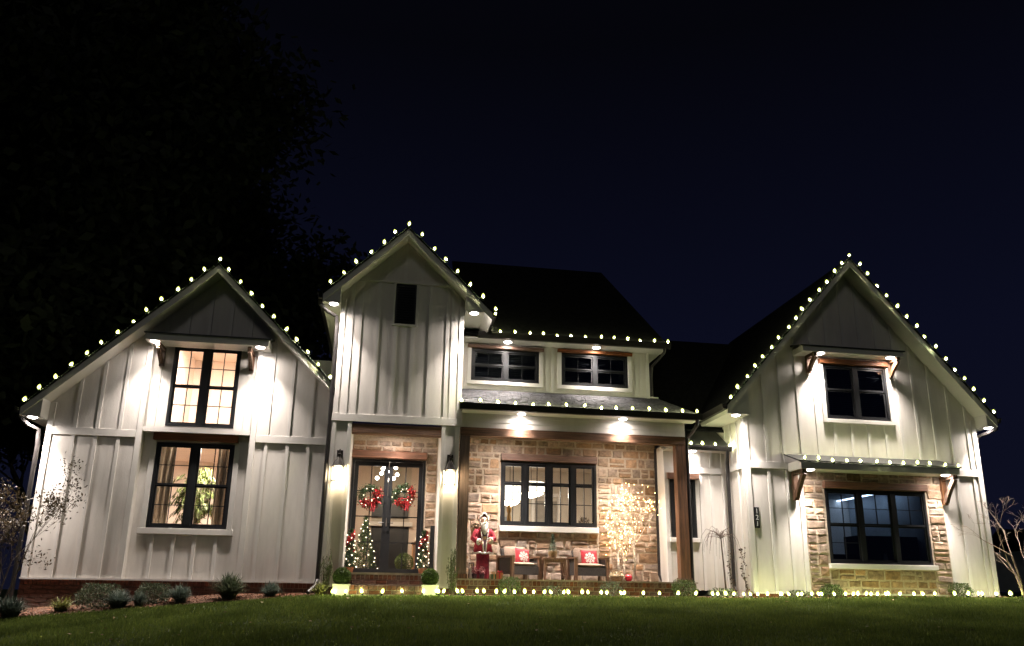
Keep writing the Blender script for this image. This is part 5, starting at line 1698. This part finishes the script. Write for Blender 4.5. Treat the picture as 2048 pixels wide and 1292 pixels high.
# beard, moustache
bd = MB()
rows = [(1.115, .080, .032), (1.07, .086, .05), (1.01, .084, .06), (.95, .068, .06), (.89, .042, .05), (.845, .010, .02)]
bd.lathe([(a, c_, z) for z, a, c_ in rows][::-1], (0, -.100, 0), 18, .06, 9)
bd.tube([(-.055, -.112, 1.085), (-.02, -.13, 1.108), (0, -.132, 1.112), (.02, -.13, 1.108), (.055, -.112, 1.085)], [.008, .017, .015, .017, .008], 8)
for sx in (-1, 1):
    bd.tube([(sx * .014, -.106, 1.180), (sx * .032, -.104, 1.186), (sx * .050, -.094, 1.176)], [.004, .008, .004], 5)
bd.build("beard", M_FUR, fg, True)
hd = MB()
vs, fs = [], []
n1, n2 = 16, 7
for i in range(n2):
    t_ = i / (n2 - 1)
    rad = (.112, .120, .118, .104, .082, .05, .012)[i]; yy = (-.030, .0, .03, .06, .085, .10, .11)[i]; zz = 1.16 + .045 * t_
    for j in range(n1 + 1):
        a = -.75 + (PI + 1.5) * j / n1
        vs.append((rad * math.cos(a) * .92, yy, zz + rad * math.sin(a) * 1.16 + (.02 * (1 - t_) if .4 < j / n1 < .6 else 0)))
for i in range(n2 - 1):
    for j in range(n1):
        a = i * (n1 + 1) + j
        fs.append((a, a + 1, a + n1 + 2, a + n1 + 1))
hd.add(vs, fs)
o = hd.build("hood", M_RED, fg, True)
sm = o.modifiers.new("thickness", 'SOLIDIFY'); sm.thickness = .014
rim = [(vs[j][0] * 1.0, vs[j][1] - .012, vs[j][2]) for j in range(n1 + 1)]
MB().tube(rim, .020, 8).build("hood_trim", M_FUR, fg, True)
sk = MB().ball((-.19, .10, .97), .10, 12, 8, (.9, .8, 1.1), .08, random.Random(4))
sk.build("sack", M_BASKET, fg, True)
rs = np.random.RandomState(77); P, d = blob_points(rs, 160, .10, .07, .05, 1.06, .4); P[:, 0] -= .19; P[:, 1] += .08
A, B_ = rand_axes(rs, 160, .06, .012)
place(leaf_mesh("sack_greenery", P, A, B_, L_OLIVE), "sack_greenery", fg)

# ------------------------------------------------------------------ things seen through the windows
def curtain(x0, x1, y, z0, z1, label):
    t = thing("curtain", label, "curtain", ((x0 + x1) / 2, y, z1), group="linen curtains behind the tall lower window")
    vs, fs = [], []
    k = 28
    for j in range(6):
        for i in range(k + 1):
            u = i / k
            vs.append(((u - .5) * (x1 - x0), .035 * math.sin(u * 22 + .3 * j) , -(z1 - z0) * j / 5))
    for j in range(5):
        for i in range(k):
            a = j * (k + 1) + i
            fs.append((a, a + 1, a + k + 2, a + k + 1))
    o = MB().add(vs, fs).build("cloth", M_CURTAIN, t, True)
    MB().tube([(-(x1 - x0) / 2 - .03, 0, .02), ((x1 - x0) / 2 + .03, 0, .02)], .014, 6).build("rod", M_BRONZE, t)
curtain(-4.66, -4.30, 1.12, .40, 2.86, "linen curtain panel gathered on the outer side of the lower window")
curtain(-3.46, -3.05, 1.12, .40, 2.86, "linen curtain panel gathered on the tower side of the lower window")
t = thing("willow_plant", "tall drooping green houseplant in a clay pot behind the lower window", "houseplant", (-3.90, 1.72, .50))
MB().lathe([(.15, 0), (.20, .30), (.22, .62), (.20, .63)], n=16).build("pot", M_TERRA, t)
rg = random.Random(17); rs = np.random.RandomState(17)
st, Ps, Ds = MB(), [], []
for k in range(84):
    a = rg.uniform(0, 2 * PI); q = rg.uniform(.12, .58); hh = rg.uniform(1.2, 2.12) * (1.05 - .35 * q); drop = rg.uniform(.3, 1.0)
    p = [Vector((q * (s ** 1.2) * math.cos(a), q * (s ** 1.2) * math.sin(a) * .7, .55 + (hh - .55) * min(1, s * 1.7) - drop * max(0, s - .5) ** 1.3)) for s in (0, .25, .5, .7, .85, 1)]
    st.tube(p, .005, 4, caps=False)
    for i in range(40):
        s = rg.uniform(.9, 4.99); j = int(s)
        Ps.append(p[j].lerp(p[j + 1], s - j) + Vector((rg.gauss(0, .025), rg.gauss(0, .025), 0))); Ds.append((p[j + 1] - p[j]).normalized() + Vector((0, 0, -.7)))
st.build("stems", M_BARK, t)
P = np.array([tuple(p) for p in Ps]); D = np.array([tuple(p) for p in Ds])
A, B_ = rand_axes(rs, len(P), .14, .024, dirs=D, spread=.3)
place(leaf_mesh("leaves", P, A, B_, L_WILLOW), "leaves", t)
# hall: Christmas tree, greenery, boxwood ball, cabinet, draped form, bulb chandelier
t = thing("christmas_tree", "green Christmas tree with white lights behind the front doors", "tree", (-.45, 3.0, .33))
rs = np.random.RandomState(19); n = 2600
z = rs.uniform(.12, 1.32, n); r = (.31 * (1 - (z - .12) / 1.24) + .01) * np.sqrt(rs.rand(n)); a = rs.uniform(0, 2 * PI, n)
P = np.stack([r * np.cos(a), r * np.sin(a), z], 1); A, B_ = rand_axes(rs, n, .09, .014, up=-.1)
MB().tube([(0, 0, 0), (0, 0, 1.2)], [.03, .008], 6).build("trunk", M_BARK, t)
place(leaf_mesh("crown", P, A, B_, L_FIR), "crown", t)
mm = MB().ball((0, 0, 0), .014, 6, 4).mesh("mini_light", E_TREE)
for k in range(38):
    zz = .15 + 1.12 * k / 38; rr_ = .31 * (1 - (zz - .12) / 1.24) + .02; a = k * 2.4
    place(mm, "mini_light", t, (rr_ * math.cos(a), rr_ * math.sin(a), zz))
shrub((-.72, 1.75, .33), "leafy green potted plant inside behind the front doors", .17, .62, L_GREEN, 700, 20, (.09, .02), 1.0, group="plants inside the front hall")
t = thing("boxwood_ball", "green boxwood ball on the hall floor behind the front doors", "topiary", (.44, 1.9, .33))
MB().lathe([(.12, 0), (.14, .10), (.13, .10)], n=14).build("pot", M_POT, t)
rs = np.random.RandomState(22); d = rs.normal(size=(1600, 3)); d /= np.linalg.norm(d, axis=1, keepdims=True)
A, B_ = rand_axes(rs, 1600, .035, .02, dirs=d, spread=.8)
place(leaf_mesh("leaves", d * (.19 + rs.normal(0, .01, (1600, 1))) + np.array([0, 0, .26]), A, B_, L_GREEN), "leaves", t)
t = thing("hall_cabinet", "small brown wooden cabinet in the hall behind the front doors", "cabinet", (.80, 2.7, .33))
MB().box(-.18, .18, -.16, .16, .05, .70).build("carcass", pm("pine_cabinet", (.34, .19, .10), .6, .25, 8, stretch=(5, 5, .6)), t)
MB().box(-.20, .20, -.18, .18, .70, .73).build("top", M_TEAK, t)
MB().bbox(-.16, -.01, -.175, -.161, .09, .66).bbox(.01, .16, -.175, -.161, .09, .66).build("door_panel", M_TEAK, t)
for sx in (-1, 1):
    MB().box(sx * .15 - .02, sx * .15 + .02, -.14, .14, 0, .05).build("foot", M_TEAK, t)
t = thing("draped_statuette", "white draped statuette standing on the hall cabinet", "statuette", (.76, 2.7, 1.06))
MB().lathe([(.09, 0), (.075, .08), (.045, .25), (.055, .36), (.02, .42), (.035, .47), (.04, .52), (.01, .57)], n=14, ripple=.08, lobes=5).build("figure", M_CLOTH, t, True)
MB().lathe([(.10, -.002), (.10, .02), (.08, .025)], n=14).build("base", M_TEAK, t)
t = thing("hall_chandelier", "cluster chandelier of glowing bulbs behind the top door panes", "chandelier", (.0, 2.4, 3.2))
MB().tube([(0, 0, 0), (0, 0, -.55)], .012, 6).lathe([(.06, 0), (.05, -.03)], n=12).build("stem", M_BRONZE, t)
rg = random.Random(23)
for k in range(9):
    a = 2 * PI * k / 9; q = .26 if k % 2 else .16; zz = -.50 - .26 * (k % 3) / 2
    MB().tube([(0, 0, -.5), (q * .6 * math.cos(a), q * .6 * math.sin(a), zz + .06), (q * math.cos(a), q * math.sin(a), zz + .05)], .006, 5).build("arm", M_BRONZE, t)
    MB().ball((q * math.cos(a), q * math.sin(a), zz), .042, 10, 7).build("bulb", E_CHAND, t, True)
# dining room: drum pendants, table things, sill things
def drum(loc, r, h, label, drop):
    t = thing("drum_pendant", label, "pendant light", loc, group="glowing drum pendants in the dining room")
    MB().lathe([(r, -h / 2), (r * 1.01, -h / 2 + .01), (r * 1.01, h / 2 - .01), (r, h / 2)], n=28).build("shade", E_DRUM, t, True)
    MB().tube([(0, 0, h / 2), (0, 0, drop)], .008, 6).build("rod", M_BRONZE, t)
    MB().lathe([(r * 1.015, -h / 2 - .004), (r * 1.02, -h / 2 + .012), (r * 1.012, -h / 2 + .013)], n=28).build("rim", M_GOLD, t)
    MB().lathe([(r * .9, -h / 2 - .02), (r * .6, -h / 2 - .08), (.05, -h / 2 - .12)], n=18, ripple=.05, lobes=9).build("crystal_fringe", E_CHAND, t)
drum((3.44, 3.2, 2.46), .33, .24, "larger glowing drum pendant behind the dining window", .74)
drum((3.06, 4.1, 2.40), .28, .36, "smaller lower glowing drum pendant behind the dining window", .80)
dt = thing("dining_table", "long dark dining table inside behind the stone wall window", "table", (3.5, 3.2, .3))
MB().box(-.9, .9, -.5, .5, .74, .79).build("tabletop", M_TEAK, dt)
for sx in (-1, 1):
    for sy in (-1, 1):
        MB().box(sx * .8 - .04, sx * .8 + .04, sy * .4 - .04, sy * .4 + .04, 0, .739).build("leg", M_TEAK, dt)
t = thing("candelabra", "brass candelabra with curved pale arms behind the lower dining panes", "candelabra", (2.72, 2.0, 1.36))
MB().lathe([(.09, 0), (.08, .02), (.03, .05), (.045, .15), (.05, .26), (.03, .34), (.06, .42), (.05, .50), (.01, .55)], n=14).build("column", M_GOLD, t, True)
for sx in (-1, 1):
    MB().tube([(0, 0, .10), (sx * .12, 0, .07), (sx * .22, 0, .14), (sx * .26, 0, .30), (sx * .26, 0, .42)], [.012, .014, .014, .012, .01], 6).build("arm", M_CLOTH, t, True)
sb = MB().box(2.3, 5.2, 1.85, 2.35, 1.32, 1.36).box(2.3, 2.36, 1.9, 2.3, .3, 1.32).box(5.14, 5.2, 1.9, 2.3, .3, 1.32).build("window_shelf", M_TEAK)
tag(sb, "long brown shelf inside just below the dining window", "shelf")
for i, (x, lab) in enumerate([(3.12, "small white ceramic house on the shelf, nearest the candelabra"), (3.20, "small white ceramic house on the shelf, second from the candelabra"), (3.29, "small white ceramic house on the shelf, third from the candelabra"), (3.38, "small white ceramic house on the shelf, farthest from the candelabra")]):
    t = thing("ceramic_house", lab, "ornament", (x, 1.95, 1.36), group="white ceramic houses on the window shelf")
    MB().prism([(-.03, 0), (.03, 0), (.03, .07 + .02 * (i % 2)), (0, .11 + .02 * (i % 2)), (-.03, .07 + .02 * (i % 2))], -.03, .03).build("house_body", M_POT, t)
    MB().box(-.008, .008, -.033, -.03, .005, .03).build("house_door", M_BLACK, t)
shrub((4.45, 2.0, 1.36), "spiky small plant on the window shelf behind the last dining panes", .13, .30, L_OLIVE, 260, 24, (.08, .012), 1.3, group="plants on the window shelf")
t = thing("white_vase", "small white vase behind the wide dark window", "vase", (11.0, .75, .75))
MB().lathe([(.03, 0), (.05, .05), (.035, .14), (.025, .18), (.03, .20)], n=12).build("vessel", M_POT, t, True)
MB().box(-.25, .25, -.12, .12, -.66, -.002).build("stand", M_BLACK, t)
